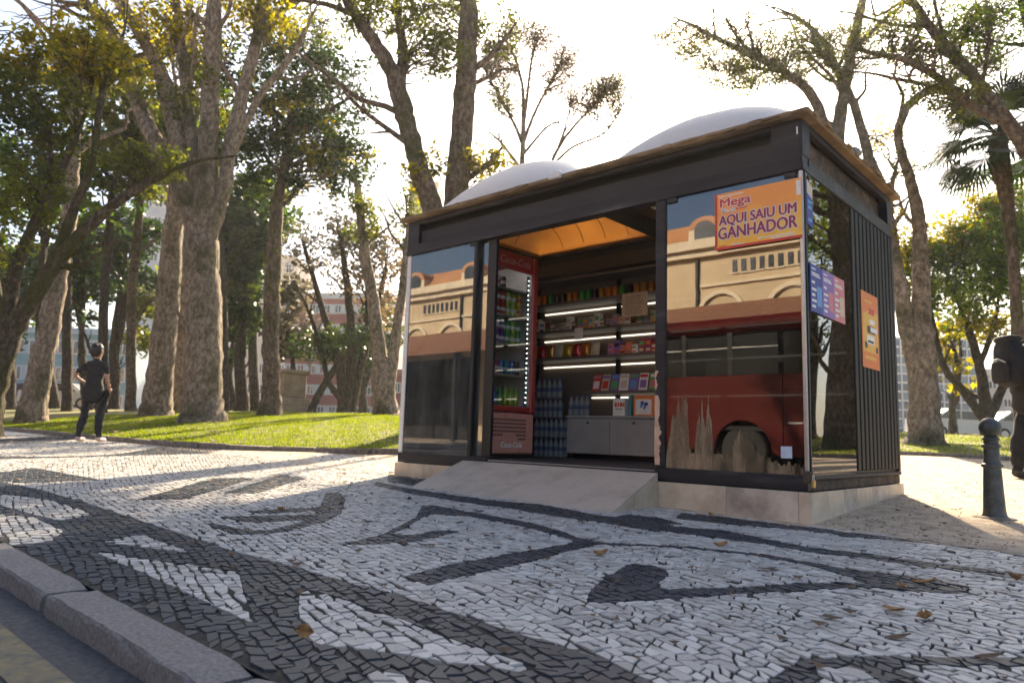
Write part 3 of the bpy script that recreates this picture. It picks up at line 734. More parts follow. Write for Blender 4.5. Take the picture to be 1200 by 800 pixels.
kb('sticker', mat_plain('white_tape', (.75, .75, .72), .5), -.035, -.026, -.0085, -.0062, 2.685, 2.74, b=0)
# flag-coloured strip on the far corner
for i, c_ in enumerate([(.6, .62, .68), (.1, .12, .4), (.65, .64, .62), (.55, .08, .07)]):
    kb('corner_sticker', mat_plain('sticker_%d' % i, c_, .5), -KL-.012, -KL-.002, .01, .05, 2.66-.07*i, 2.728-.07*i, b=0)
# roof boards with two square openings under the domes
rz0, rz1 = ZT+.002, ZT+.046
roof = kb('roof', M['roof_edge'], -KL-.06, .075, -.075, .168, rz0, rz1, b=.01, label='weathered brown edge boards of the flat roof')
kb('roof_board', M['roof_edge'], -KL-.058, .073, KD-.168, KD+.08, rz0, rz1, b=.01, parent=roof)
kb('roof_board', M['roof_edge'], -KL-.057, -4.10, .17, KD-.17, rz0, rz1, b=.01, parent=roof)
kb('roof_board', M['roof_edge'], -.13, .072, .17, KD-.17, rz0, rz1-.001, b=.01, parent=roof)
kb('roof_board', M['black_plain'], -2.29, -1.94, .17, KD-.17, rz0-.08, rz1-.002, b=.004, parent=roof)
for i in range(26):      # splintered ends of the boards
    x = -KL+.1+i*.165+random.uniform(-.05, .05); kb('roof_splinter', M['roof_edge'], x, x+random.uniform(.05, .14), -.085-random.uniform(0, .012), -.0755, rz0+random.uniform(0, .02), rz1-random.uniform(.005, .03), b=.003, parent=roof)
for i in range(12):
    y = .05+i*.18+random.uniform(-.05, .05); kb('roof_splinter', M['roof_edge'], .0755, .084+random.uniform(0, .02), y, y+random.uniform(.05, .16), rz0+random.uniform(0, .02), rz1-random.uniform(.005, .03), b=.003, parent=roof)
kb('junction_box', M['white_metal'], float(on_y(645, 214, -.08)[0]), float(on_y(658, 214, -.08)[0]), -.115, -.077, 2.80, 2.86, b=.006)
m, t, b = new_mat('dome_fibreglass'); out = t.nodes['Material Output']
b.inputs['Base Color'].default_value = (.62, .61, .6, 1); b.inputs['Roughness'].default_value = .45
f = noise(t, 3, 6, .7); t.links.new(ramp(t, f, [(.3, (.84, .835, .83)), (.7, (.95, .945, .94))]), b.inputs['Base Color'])
M['dome'] = m
m, t, b = new_mat('dome_amber_lining'); out = t.nodes['Material Output']
M['dome_lining'] = m
f = noise(t, 2.6, 6, .7); am = ramp(t, f, [(.3, (.22, .07, .006)), (.7, (.40, .16, .018))])
b.inputs['Base Color'].default_value = (.72, .68, .62, 1); b.inputs['Roughness'].default_value = .8
tl = N(t, 'BsdfTranslucent'); t.links.new(am, tl.inputs[0])
mx = N(t, 'MixShader'); mx.inputs[0].default_value = .3; t.links.new(b.outputs[0], mx.inputs[1]); t.links.new(tl.outputs[0], mx.inputs[2]); t.links.new(mx.outputs[0], out.inputs['Surface'])
tt = M['dome'].node_tree; o2 = tt.nodes['Material Output']; pb = tt.nodes['Principled BSDF']
tl = N(tt, 'BsdfTranslucent'); tl.inputs[0].default_value = (.97, .97, .97, 1); mx = N(tt, 'MixShader'); mx.inputs[0].default_value = .6
tt.links.new(pb.outputs[0], mx.inputs[1]); tt.links.new(tl.outputs[0], mx.inputs[2]); tt.links.new(mx.outputs[0], o2.inputs['Surface'])
def dome(xc, yc, a, h, z, lift):
    n = 30; u = np.sin(np.linspace(-math.pi/2, math.pi/2, n+1)); Ux, Uy = np.meshgrid(u, u)
    zz = h*np.sqrt(np.clip((1-Ux**2)*(1-Uy**2), 0, 1))
    Vv = np.stack([xc+a*Ux, yc+a*Uy, z+lift+zz], -1).reshape(-1, 3); i = np.arange(n)[None]+np.arange(n)[:, None]*(n+1)
    return Vv, np.stack([i, i+1, i+n+2, i+n+1], -1).reshape(-1, 4)
for xc, a in ((-3.20, .95), (-1.02, .92)):
    v, f = dome(xc, KD/2, a, .67 if xc < -2 else .62, rz1, -.012); d_ = mesh_np('roof_dome', v, f, M['dome'], kiosk, smooth=True); d_['label'] = 'white fibreglass roof dome'
    v, f = dome(xc, KD/2, a-.012, .47, rz1, -.014); mesh_np('dome_lining', v, f, M['dome_lining'], d_, smooth=True)
    # the seams that show inside
    mb = MB()
    for q in (-.55, -.2, .15, .5):
        tq = np.linspace(-1.5, 1.5, 22); s_ = np.sin(tq)*.99
        mb.tube([(xc+(a-.03)*k, KD/2+(a-.03)*q, rz1-.03+.46*math.sqrt(max(0, (1-k*k)*(1-q*q)))) for k in s_], .004, 5)
        mb.tube([(xc+(a-.03)*q, KD/2+(a-.03)*k, rz1-.03+.46*math.sqrt(max(0, (1-k*k)*(1-q*q)))) for k in s_], .004, 5)
    mb.build('dome_seam', M['black_plain'], d_)
# a grey rag caught on the roof edge
Pr = on_x(1003, 193, .05); q = MB(); a_ = np.linspace(-1.4, 1.4, 8); q.lathe([(max(.004, .055*math.cos(t_)), .03*math.sin(t_)) for t_ in a_], 12)
rr = random.Random(5); q.v = [(Pr[0]+v[0]*.7+rr.uniform(-.012, .012), Pr[1]+v[1]*1.5+rr.uniform(-.015, .015), rz1+.024+v[2]+rr.uniform(-.01, .012)) for v in q.v]
tag(q.build('rag', mat_noise('grey_rag', (.2, .2, .2), (.4, .4, .39), .95, 30, bmp=.5), None, True), 'crumpled grey rag lying on the edge of the kiosk roof', 'rag')
# ramp
ramp_ = thing('entrance_ramp', 'pale tiled wedge ramp leading up to the kiosk opening', 'ramp', (-2.2, -.3, 0))
RX0, RX1, RY0, RZ1 = -3.255, -1.135, -.645, .268
zr = lambda x: float(gz(x, RY0))
mb = MB(); v = []
for x in (RX0, RX1): v += [(x, -.02, -.1), (x, RY0+.01, -.1), (x, RY0+.01, zr(x)-.002), (x, -.02, RZ1-.012)]
mb.add(v, [(0, 1, 2, 3), (4, 7, 6, 5), (0, 3, 7, 4), (1, 5, 6, 2), (2, 6, 7, 3), (0, 4, 5, 1)])
mb.build('ramp_core', M['tile'], ramp_)
def ramp_pt(x, s, up): # s: 0 at the street end, 1 at the door
    z = zr(x)+(RZ1-zr(x))*s; return (x, RY0+(-.0205-RY0)*s, z+up)
nxs = np.array([RX0-.006, RX0+.47, RX0+1.02, RX0+1.55, RX1+.006])
for a, b_ in zip(nxs[:-1], nxs[1:]):
    for s0, s1 in ((0, .36), (.36, 1)):
        g = .0016; mb = MB(); k0, k1 = s0+.002, s1-.003
        v = [ramp_pt(x, s, u) for u in (-.011, .0) for s in (k0, k1) for x in (a+g, b_-g)]
        mb.add(v, [(0, 2, 3, 1), (4, 5, 7, 6), (0, 1, 5, 4), (2, 6, 7, 3), (0, 4, 6, 2), (1, 3, 7, 5)]); mb.build('ramp_tile', M['ramp_tile'], ramp_)
for x in (RX1+.0005, RX0-.0055):
    for ya, yb in ((RY0+.12, RY0+.30), (RY0+.302, -.021)):
        za = zr(x)+(RZ1-zr(x))*(ya-RY0)/(-.02-RY0); zb_ = zr(x)+(RZ1-zr(x))*(yb-RY0)/(-.02-RY0)
        MB().prism([(ya, -.09), (yb, -.09), (yb, zb_-.013), (ya, za-.013)], x, x+.005, 'x').build('ramp_side_tile', M['tile'], ramp_)

# ---- writing
def text(name, s, size, mat, parent, loc, face='y', off=0., align='LEFT', shear=0., ext=.0002, sx=1.0, fit=None, spread=None):
    cu = bpy.data.curves.new('t', 'FONT'); cu.body = s; cu.size = size; cu.offset = off; cu.align_x = align; cu.shear = shear; cu.extrude = ext; cu.resolution_u = 3
    ob = bpy.data.objects.new('t', cu); col.objects.link(ob)
    dg = bpy.context.evaluated_depsgraph_get(); dg.update()
    me = bpy.data.meshes.new_from_object(ob.evaluated_get(dg)); bpy.data.objects.remove(ob)
    if face == 'y': A = np.array([[sx, 0, 0], [0, 0, -1], [0, 1, 0]])          # seen from the street
    else: A = np.array([[0, 0, 1], [sx, 0, 0], [0, 1, 0]])                     # seen from +x
    n = len(me.vertices); co = np.zeros(n*3); me.vertices.foreach_get('co', co); co = co.reshape(-1, 3)
    if fit: co[:, 0] = (co[:, 0]-co[:, 0].min())*(fit/(co[:, 0].max()-co[:, 0].min()))
    co = co@A.T+np.asarray(loc, float)-root_loc(parent); me.vertices.foreach_set('co', co.ravel())
    if spread:
        fs = [tuple(p.vertices) for p in me.polygons]; V_ = []; F_ = []
        for q, (dx, dz) in enumerate(spread):
            V_.append(co+np.array([dx, q*.00008, dz])); F_ += [tuple(i+q*n for i in f_) for f_ in fs]
        me = bpy.data.meshes.new(name); me.from_pydata(np.concatenate(V_).tolist(), [], F_)
    me.materials.clear(); me.materials.append(mat); me.name = name
    me.update()
    o = bpy.data.objects.new(name, me); col.objects.link(o); o.parent = parent; return o
def flat(name, c, rough=.5): return mat_plain(name, c, rough)
INK = {'red': flat('ink_red', (.62, .05, .03)), 'wine': flat('ink_wine', (.32, .03, .09)), 'white': flat('ink_white', (.78, .76, .73)), 'navy': flat('ink_navy', (.02, .05, .28)),
       'violet': flat('ink_violet', (.24, .13, .42)), 'pink': flat('ink_pink', (.62, .2, .22)), 'black': flat('ink_black', (.02, .02, .02)), 'yellow': flat('ink_yellow', (.75, .42, .06)), 'orange': flat('ink_orange', (.72, .2, .04)), 'sky': flat('ink_sky', (.12, .3, .6)), 'green': flat('ink_green', (.12, .4, .1)), 'cream': flat('ink_cream', (.6, .5, .36))}
m, t, b = new_mat('poster_orange'); g = N(t, 'TexCoord'); sp = N(t, 'SeparateXYZ'); t.links.new(g.outputs['Generated'], sp.inputs[0])
gr = N(t, 'Math', operation='MULTIPLY_ADD'); t.links.new(sp.outputs['Z'], gr.inputs[0]); gr.inputs[1].default_value = .8
n0 = noise(t, 5, 3); t.links.new(n0, gr.inputs[2])
t.links.new(ramp(t, gr.outputs[0], [(.2, (.9, .2, .05)), (.38, (.93, .42, .05)), (.7, (.95, .58, .07)), (1.15, (.92, .34, .07))]), b.inputs['Base Color']); b.inputs['Roughness'].default_value = .45; M['poster'] = m
px0, px1, pz0, pz1 = -.655, -.008, 1.932, 2.362
poster = thing('prize_poster', 'orange prize poster with large wine-red lettering stuck on the front pane', 'poster', ((px0+px1)/2, -.012, pz0))
kbp = lambda name, mat, *a: MB().box(*a).build(name, mat, poster)
kbp('sheet', M['poster'], px0, px1, -.0125, -.0095, pz0, pz1)
kbp('border', INK['red'], px0, px1, -.0132, -.0126, pz0, pz0+.02); kbp('border', INK['red'], px0, px0+.02, -.0132, -.0126, pz0+.021, pz1)
kbp('corner_patch', INK['white'], px1-.035, px1-.004, -.0132, -.0126, 2.24, 2.345)
cx_ = px0+.035
ring = [(0, 0)]+[(math.cos(q)*.0085, math.sin(q)*.0085) for q in np.arange(12)*math.pi/6]
bold = [(0, 0), (.0022, 0), (-.0022, 0), (0, .0022), (0, -.0022), (.0035, .001), (-.0035, -.001)]
for sp_, k_, mt, yy in ((ring, 'white', INK['white'], -.0135), (bold, 'wine', INK['wine'], -.0158)):
    text('lettering', 'AQUI SAIU UM', .104, mt, poster, (cx_, yy, 2.118), fit=.575, spread=sp_)
    text('lettering', 'GANHADOR', .125, mt, poster, (cx_-.005, yy-.0012, 2.012), fit=.585, spread=sp_)
    text('lettering', 'Mega', .09, INK['white'] if k_ == 'white' else INK['red'], poster, (cx_+.01, yy, 2.258), fit=.235, spread=sp_)
text('lettering', 'Mania', .05, INK['white'], poster, (cx_+.015, -.0148, 2.212), off=.0012)
for a, w, z, mt in ((.15, .1, 2.222, INK['red']), (.03, .2, 2.335, INK['white']), (.33, .27, 1.972, INK['white']), (.43, .17, 1.955, INK['white']), (.03, .06, 1.955, INK['red']), (.13, .1, 1.955, INK['white'])):
    kbp('small_print', mt, px0+a, px0+a+w, -.0136, -.0132, z, z+.008)
# posters on the side
tri = thing('promotion_board', 'blue, violet and pink three-panel promotion board on the side pane', 'board', (.012, .42, 1.43))
y0, y1, z0, z1 = .07, .78, 1.43, 1.765
for i, (mt, c2) in enumerate(((INK['navy'], INK['sky']), (INK['violet'], INK['pink']), (INK['pink'], INK['cream']))):
    a = y0+(y1-y0)*i/3; b_ = y0+(y1-y0)*(i+1)/3-.001
    MB().box(.002, .012, a, b_, z0, z1).build('panel', mt, tri)
    MB().box(.0122, .0128, a+.12, b_-.02, z0+.05, z0+.19).build('picture', c2, tri)
    for k, (w, z) in enumerate(((.08, 1.73), (.15, 1.70), (.17, 1.685), (.06, 1.63), (.09, 1.58), (.06, 1.54), (.09, 1.50), (.07, 1.46))):
        MB().box(.0122, .0128, a+.02, a+.02+w, z, z+(.018 if k > 2 else .01)).build('print_line', INK['white'], tri)
ban = thing('snack_banner', 'narrow orange and yellow banner on the ribbed black cladding', 'banner', (.012, 1.42, 1.15))
MB().box(.0045, .0085, 1.2, 1.65, 1.15, 1.775).build('sheet', INK['orange'], ban)
MB().prism([(1.22, 1.28), (1.63, 1.28), (1.63, 1.62), (1.40, 1.64), (1.22, 1.58)], .0086, .0092, 'x').build('yellow_field', INK['yellow'], ban)
for k, (yy, z, w, h, mt) in enumerate(((1.38, 1.60, .16, .05, 'red'), (1.40, 1.52, .14, .04, 'white'), (1.33, 1.44, .22, .06, 'black'), (1.42, 1.455, .18, .04, 'white'), (1.32, 1.35, .2, .07, 'white'), (1.34, 1.36, .16, .02, 'black'), (1.28, 1.69, .2, .02, 'yellow'), (1.25, 1.22, .3, .03, 'yellow'), (1.26, 1.31, .06, .05, 'black'), (1.55, 1.29, .06, .05, 'black'))):
    MB().box(.0093+.0002*k, .0096+.0002*k, yy, yy+w, z, z+h).build('print', INK[mt], ban)
st = thing('corner_notice', 'small blue notice with pale lettering beside the roof corner on the side pane', 'notice', (.012, .08, 2.05))
MB().prism([(.055, 2.05), (.165, 2.03), (.165, 2.34), (.055, 2.37)], -.003, .004, 'x').build('sheet', INK['navy'], st)
MB().prism([(.057, 2.27), (.163, 2.24), (.163, 2.335), (.057, 2.365)], .0042, .005, 'x').build('picture', INK['cream'], st)
for z in (2.20, 2.16, 2.07): MB().box(.0042, .005, .075, .145, z, z+.022).build('print_line', INK['sky'], st)
lock = thing('padlock', 'small brass padlock hanging at the foot of the corner post', 'padlock', (.02, -.005, .25))
lx_, ly_ = .021, .004
MB().box(lx_-.006, lx_+.012, ly_-.02, ly_+.02, .235, .285, b=.004).build('lock_body', mat_plain('brass', (.5, .33, .12), .4, .8), lock)
aa = np.linspace(0, math.pi, 10); MB().tube([(lx_+.003, ly_-.013, .284), (lx_+.003, ly_-.013, .305)]+[(lx_+.003, ly_-.013*math.cos(q), .305+.014*math.sin(q)) for q in aa]+[(lx_+.003, ly_+.013, .284)], .0035, 6).build('shackle', M['alu'], lock)
# ------------------------------------------------------------------ inside the kiosk
M['shelf'] = mat_plain('grey_shelf_metal', (.13, .11, .10), .5)
M['cabinet'] = mat_noise('grey_laminate', (.27, .265, .26), (.34, .335, .33), .45, 3, bmp=.03)
m, t, b = new_mat('led_tube'); b.inputs['Emission Color'].default_value = (1, .9, .72, 1); b.inputs['Emission Strength'].default_value = .55; b.inputs['Base Color'].default_value = (.9, .9, .9, 1); M['led'] = m
unit = thing('shelving_unit', 'long wall shelving with lit strips along the back of the kiosk', 'shelving', (-2.15, 2.0, .29))
ub = lambda name, mat, *a, b=.003: MB().box(*a, b=b).build(name, mat, unit)
SH = [(1.05, -3.22), (1.46, -4.15), (1.79, -4.15), (2.13, -4.15), (2.42, -4.15)]
ub('back_board', mat_plain('brown_back_board', (.12, .09, .07), .7), -4.15, -.12, 2.135, 2.15, .3, 2.62, b=0)
for z, xa in SH: ub('shelf', M['shelf'], xa, -.14, 1.80, 2.134, z-.03, z)
for x in (-2.93, -1.62): ub('upright', M['black_plain'], x-.02, x+.02, 2.09, 2.134, .8, 2.6)
for z in (2.05, 1.70, 1.37, .985):
    for a, b_ in ((-4.05, -2.97), (-2.89, -1.66), (-1.58, -.2)):
        if z < 1 and a < -4: a = -3.3
        ub('light_strip', M['led'], a, b_, 2.109, 2.125, z, z+.015)
ub('cornice', mat_plain('dark_cornice', (.05, .04, .035), .6), -4.15, -.12, 1.95, 2.134, 2.50, 2.66)
cab = thing('base_cabinet', 'low grey two-door cabinet under the magazine shelf', 'cabinet', (-2.4, 1.8, .29))
cb = lambda name, mat, *a, b=.003: MB().box(*a, b=b).build(name, mat, cab)
cb('carcass', M['cabinet'], -3.27, -1.3, 1.622, 2.13, .345, .735); cb('top', M['cabinet'], -3.28, -1.29, 1.59, 2.131, .737, .762)
cb('plinth', M['black_plain'], -3.24, -1.33, 1.68, 2.1, .291, .344)
for a, b_ in ((-3.268, -2.69), (-2.685, -2.08), (-2.075, -1.302)):
    d_ = cb('door', M['cabinet'], a, b_, 1.604, 1.62, .35, .728); q = MB().lathe([(.014, 0), (.014, .004)], 12)
    q.v = [((a+b_)/2+v[0], 1.6035-v[2], .685+v[1]) for v in q.v]; q.build('finger_hole', M['black_plain'], d_)
# ---- drinks fridge, its door turned to the side of the opening
FX, FY0, FY1, FZ0, FZ1 = -3.15, .13, .90, .292, 2.415
fr = thing('drinks_fridge', 'tall red glass-door drinks fridge lit inside with rows of cans', 'fridge', (-3.5, .5, FZ0))
M['fr_red'] = mat_plain('fridge_red', (.34, .012, .014), .4, coat=.2); M['fr_white'] = mat_plain('fridge_liner', (.72, .75, .74), .4); M['fr_black'] = M['black_plain']
fb = lambda name, mat, *a, b=.003, parent=None: MB().box(*a, b=b).build(name, mat, parent or fr)
XB = FX-.62
fb('side', M['fr_red'], XB, FX-.045, FY0, FY0+.03, FZ0+.02, FZ1); fb('side', M['fr_red'], XB, FX-.045, FY1-.03, FY1, FZ0+.02, FZ1)
fb('back', M['fr_white'], XB, XB+.03, FY0+.031, FY1-.031, FZ0+.02, FZ1-.001); fb('top', M['fr_red'], XB+.031, FX-.045, FY0+.031, FY1-.031, 2.36, FZ1-.001)
fb('liner', M['fr_white'], XB+.031, FX-.06, FY0+.0305, FY0+.036, .80, 2.355, b=0); fb('liner', M['fr_white'], XB+.031, FX-.06, FY1-.036, FY1-.0305, .80, 2.355, b=0)
fb('cabin_floor', M['fr_white'], XB+.031, FX-.05, FY0+.037, FY1-.037, .76, .795)
dr = fb('door', M['fr_red'], FX-.042, FX, FY0, FY0+.06, .755, 2.40, b=.008)
fb('door_frame', M['fr_red'], FX-.042, FX, FY1-.075, FY1, .755, 2.40, b=.008, parent=dr)
fb('door_frame', M['fr_red'], FX-.0415, FX-.0005, FY0+.061, FY1-.076, .755, .815, b=.008, parent=dr); fb('door_frame', M['fr_red'], FX-.0415, FX-.0005, FY0+.061, FY1-.076, 2.22, 2.40, b=.008, parent=dr)
fb('door_pane', M['glass_clear'], FX-.024, FX-.018, FY0+.061, FY1-.076, .816, 2.219, b=0, parent=dr)
text('lettering', 'Coca-Cola', .11, mat_plain('faded_script', (.5, .2, .2), .6), dr, (FX+.001, FY0+.15, 2.275), face='x', off=.001, shear=.3)
m, t, b = new_mat('fridge_led'); b.inputs['Emission Color'].default_value = (.85, 1, .95, 1); b.inputs['Emission Strength'].default_value = 5.0; M['fr_led'] = m
for k in range(26): fb('light_dot', M['fr_led'], FX-.06, FX-.054, FY1-.096, FY1-.090, .86+k*.052, .867+k*.052, b=0)
fb('light_rail', M['fr_black'], FX-.064, FX-.0605, FY1-.115, FY1-.075, .82, 2.21, b=0)
fb('light_strip', M['fr_led'], FX-.1, FX-.085, FY0+.05, FY1-.12, 2.335, 2.345, b=0)
gr_ = fb('grille', mat_plain('faded_red_plastic', (.62, .27, .2), .6), FX-.04, FX+.004, FY0+.01, FY1-.02, .335, .742, b=.015)
for r_i in range(6):
    for k in range(16):
        if (r_i == 4 and 4 < k < 11) or (r_i == 5 and k < 12): continue
        y = FY0+.13+k*.0315; z = .685-r_i*.038; fb('vent_hole', M['fr_black'], FX+.0036, FX+.0046, y, y+.019, z-.022, z, b=0, parent=gr_)
text('lettering', 'Coca-Cola', .075, INK['white'], gr_, (FX+.005, FY0+.24, .40), face='x', off=.0015, shear=.3)
fb('skirt', M['fr_black'], XB+.02, FX-.02, FY0+.02, FY1-.02, FZ0, .334)
FS = [2.03, 1.75, 1.45, 1.135, .795]
for z in FS[:-1]:
    s_ = fb('wire_shelf', M['alu'], XB+.035, FX-.07, FY0+.04, FY1-.04, z-.012, z-.004, b=0)
    fb('shelf_rim', M['alu'], FX-.069, FX-.064, FY0+.04, FY1-.12, z-.016, z+.006, b=0, parent=s_)
def can_mesh(h, r, n=14):
    return MB().lathe([(r*.78, 0), (r*.96, .008), (r, .014), (r, h-.018), (r*.8, h-.004), (r*.82, h), (r*.72, h-.002)], n)
def bottle_mesh(h, r, n=12):
    return MB().lathe([(r*.8, 0), (r, .01), (r*.97, h*.25), (r, h*.45), (r*.98, h*.55), (r*.9, h*.66), (r*.5, h*.8), (r*.36, h*.88), (r*.36, h*.92)], n)
CAN = {n: mat_plain('can_'+n, c, .28, .55, coat=.3) for n, c in dict(red=(.5, .03, .03), lime=(.35, .5, .04), yellow=(.62, .42, .04), silver=(.45, .46, .48), dark=(.03, .03, .04), green=(.06, .36, .08), purple=(.16, .06, .3), blue=(.04, .16, .42), amber=(.5, .26, .04), teal=(.03, .25, .3), orange=(.6, .22, .03)).items()}
can_me = {}
def small(name, key, mb, mat, loc, label, cat, group, cap=None, rot=0, tilt=None):
    k = (name, key, mat.name)
    if k not in can_me:
        me = mb().build(name, mat, smooth=False); smooth_by_angle(me, 35); can_me[k] = me.data; bpy.data.objects.remove(me)
    o = bpy.data.objects.new(name, can_me[k]); col.objects.link(o); o.location = [float(q) for q in loc]; o.rotation_euler = (*(tilt or (0, 0)), rot)
    return tag(o, label, cat, group)
def label_me(o, mb, name, mat):
    k = (name, 'x', mat.name)
    if k not in can_me:
        q = mb().build(name, mat); can_me[k] = q.data; bpy.data.objects.remove(q)
    c_ = bpy.data.objects.new(name, can_me[k]); col.objects.link(c_); c_.parent = o; return c_
rows = [(2.03, ['silver', 'dark', 'silver', 'dark'], .12, 1), (1.75, ['red', 'red', 'red', 'red', 'lime', 'lime', 'yellow'], .122, 2), (1.45, ['green', 'lime', 'purple', 'purple', 'green', 'lime', 'green'], .122, 2),
        (1.135, ['amber', 'dark', 'red', 'blue', 'teal', 'blue', 'dark'], .15, 1), (.795, ['teal', 'teal', 'blue', 'green', 'lime', 'lime', 'lime'], .2, 1)]
shelf_word = {2.03: 'top', 1.75: 'second', 1.45: 'third', 1.135: 'fourth', .795: 'bottom'}
for z, cols_, h, st_ in rows:
    for k, cn in enumerate(cols_):
        for lay_ in range(st_):
            for dep in range(2):
                x = FX-.115-dep*.08; y = FY0+.085+k*.083
                w = shelf_word[z]
                if z < .8:
                    small('drink_bottle', 'b', lambda: bottle_mesh(.24, .034), CAN[cn], (x, y, z+.001), '%s soft drink bottle on the bottom of the fridge' % cn, 'bottle', '%s bottles on the fridge bottom' % cn)
                else:
                    o = small('drink_can', h, lambda h=h: can_mesh(h, .033), CAN[cn], (x, y, z+.001+lay_*(h+.001)), '%s drink can on the %s fridge shelf%s' % (cn, w, ', stacked on another can' if lay_ else (', under another can' if st_ > 1 else '')), 'can', '%s cans on the %s fridge shelf%d' % (cn, w, lay_))
                    if dep == 0: label_me(o, lambda h=h: MB().lathe([(.0334, h*.35), (.0334, h*.62)], 14, cap=False), 'printed_band', INK['white'] if cn not in ('silver', 'yellow') else INK['red'])
# ---- bottles of water beside the cabinet
m, t, b = new_mat('water_plastic'); b.inputs['Base Color'].default_value = (.4, .45, .5, 1); b.inputs['Roughness'].default_value = .12; b.inputs['Transmission Weight'].default_value = .55; b.inputs['IOR'].default_value = 1.2; M['water'] = m
M['lab_navy'] = mat_plain('dim_blue_label', (.05, .07, .14), .5); M['cap_blue'] = mat_plain('blue_cap', (.03, .07, .25), .4)
def water(x, y, z, where, grp):
    o = small('water_bottle', 'w', lambda: bottle_mesh(.222, .034), M['water'], (x, y, z), 'clear water bottle with blue cap '+where, 'bottle', grp)
    label_me(o, lambda: MB().lathe([(.014, .203), (.014, .222)], 10), 'cap', M['cap_blue'])
    label_me(o, lambda: MB().lathe([(.0347, .07), (.0347, .115)], 12, cap=False), 'paper_label', M['lab_navy'])
for lev in range(2):
    for i in range(6):
        for j in range(2): water(-3.76+i*.074, 1.66+j*.075, .291+lev*.226, 'in the %s layer stacked on the floor' % ('upper' if lev else 'lower'), 'water bottles on the floor layer %d' % lev)
    if lev == 0:
        pass
for j in range(2):
    o = MB().box(-3.80, -3.35, 1.62+j*.001, 1.78, .5135+j*.226, .5165+j*.226).build('cardboard_sheet', mat_plain('brown_cardboard%d' % j, (.2, .14, .09), .8)); tag(o, 'thin cardboard sheet between layers of water bottles%s' % (', on top' if j else ''), 'cardboard')
for i in range(6): water(-3.78+i*.073, 1.66, .744, 'standing on the floor stack, its third layer', 'water bottles in the third layer')
for i in range(4): water(-3.24+i*.074, 1.64, .763, 'at the end of the cabinet top', 'water bottles on the cabinet')
o = MB().box(-3.80, -3.36, 1.62, 1.70, .9675, .9705).build('cardboard_sheet', mat_plain('brown_cardboard_c', (.2, .14, .09), .8)); tag(o, 'narrow cardboard strip under the topmost water bottles', 'cardboard')
for i in range(5): water(-3.74+i*.078, 1.66, .971, 'topmost in the stack by the fridge', 'topmost water bottles')
# ---- goods on the shelves
def goods_box(x, y, z, w, d, h, mat, label, cat, group, lean=0.0, name='packet'):
    o = MB().box(-w/2, w/2, -d/2, d/2, 0, h, b=.003).build(name, mat); o.location = (x, y, z); o.rotation_euler = (lean, 0, random.uniform(-.12, .12))
    if name in ('sweet_box', 'carton'):
        for z0_, z1_ in ((.12, .3), (.55, .8)):
            q = MB().box(-w*.42, w*random.uniform(.1, .42), -d/2-.0012, -d/2-.0004, h*z0_, h*z1_).build('printed_band', random.choice(list(INK.values()))); q.parent = o
    return tag(o, label, cat, group)
def bag_mesh(w, h, d):
    mb = MB(); V = []; F = []; n, m_ = 8, 8
    for side in (-1, 1):
        for j in range(m_+1):
            for i in range(n+1):
                u, v = i/n*2-1, j/m_*2-1; bl = (1-u**4)*(1-v**4); V.append((u*w/2*(1-.06*(1-v*v)), side*d/2*bl, (v+1)/2*h))
    for s_ in (0, 1):
        o_ = s_*(n+1)*(m_+1)
        for j in range(m_):
            for i in range(n): F.append((o_+j*(n+1)+i, o_+j*(n+1)+i+1, o_+(j+1)*(n+1)+i+1, o_+(j+1)*(n+1)+i))
    return mb.add(V, F)
bagc = [('yellow', CAN['yellow']), ('cream', INK['cream']), ('orange', CAN['orange']), ('red', CAN['red'])]
for k in range(8):
    nm, mt = bagc[(k*3) % 4]; x = -4.05+k*.135
    o = bag_mesh(.13, .17, .07).build('snack_bag', mt, smooth=True); o.location = (x, 1.89, 1.461); o.rotation_euler = (-.12, 0, random.uniform(-.2, .2))
    tag(o, '%s crisp bag standing on the shelf beside the fridge' % nm, 'bag', '%s crisp bags' % nm)
boxc = [('pink', INK['pink']), ('red', INK['red']), ('wine-red', INK['wine']), ('white', INK['white']), ('orange', INK['orange']), ('violet', INK['violet'])]
for k in range(11):
    nm, mt = boxc[(k*5+k//3) % 6]; x = -2.86+k*.082; h = random.choice([.10, .13, .16])
    goods_box(x, 1.90, 1.461, .076, .10, h, mt, '%s sweet box on the shelf right of the crisp bags' % nm if False else '%s sweet box in the row after the crisp bags' % nm, 'box', '%s sweet boxes' % nm, name='sweet_box')
gc = [('grey', mat_plain('grey_card', (.3, .28, .26), .6)), ('brown', mat_plain('brown_card', (.2, .13, .09), .6)), ('white', INK['white']), ('cream', INK['cream'])]
for k in range(24):
    nm, mt = gc[(k*7+k//5) % 4]; x = -4.08+k*.083
    goods_box(x, 1.93, 1.791, .076, .07, random.choice([.1, .14, .17]), mt, '%s cigarette carton on the shelf above the crisp bags' % nm, 'carton', '%s cartons' % nm, name='carton')
for k in range(20):
    nm, mt = [('amber', CAN['amber']), ('dark', CAN['dark']), ('green', CAN['green']), ('orange', CAN['orange'])][(k*3+k//4) % 4]
    small('jar', 'j', lambda: MB().lathe([(.034, 0), (.04, .01), (.04, .09), (.03, .105), (.034, .108), (.034, .125)], 12), mt, (-4.0+k*.096, 1.92, 2.131), '%s sweet jar on the upper shelf' % nm, 'jar', '%s jars' % nm)
mg = [('red', INK['red']), ('sky-blue', INK['sky']), ('white', INK['white']), ('cream', INK['cream']), ('pink', INK['pink']), ('green', INK['green']), ('violet', INK['violet'])]
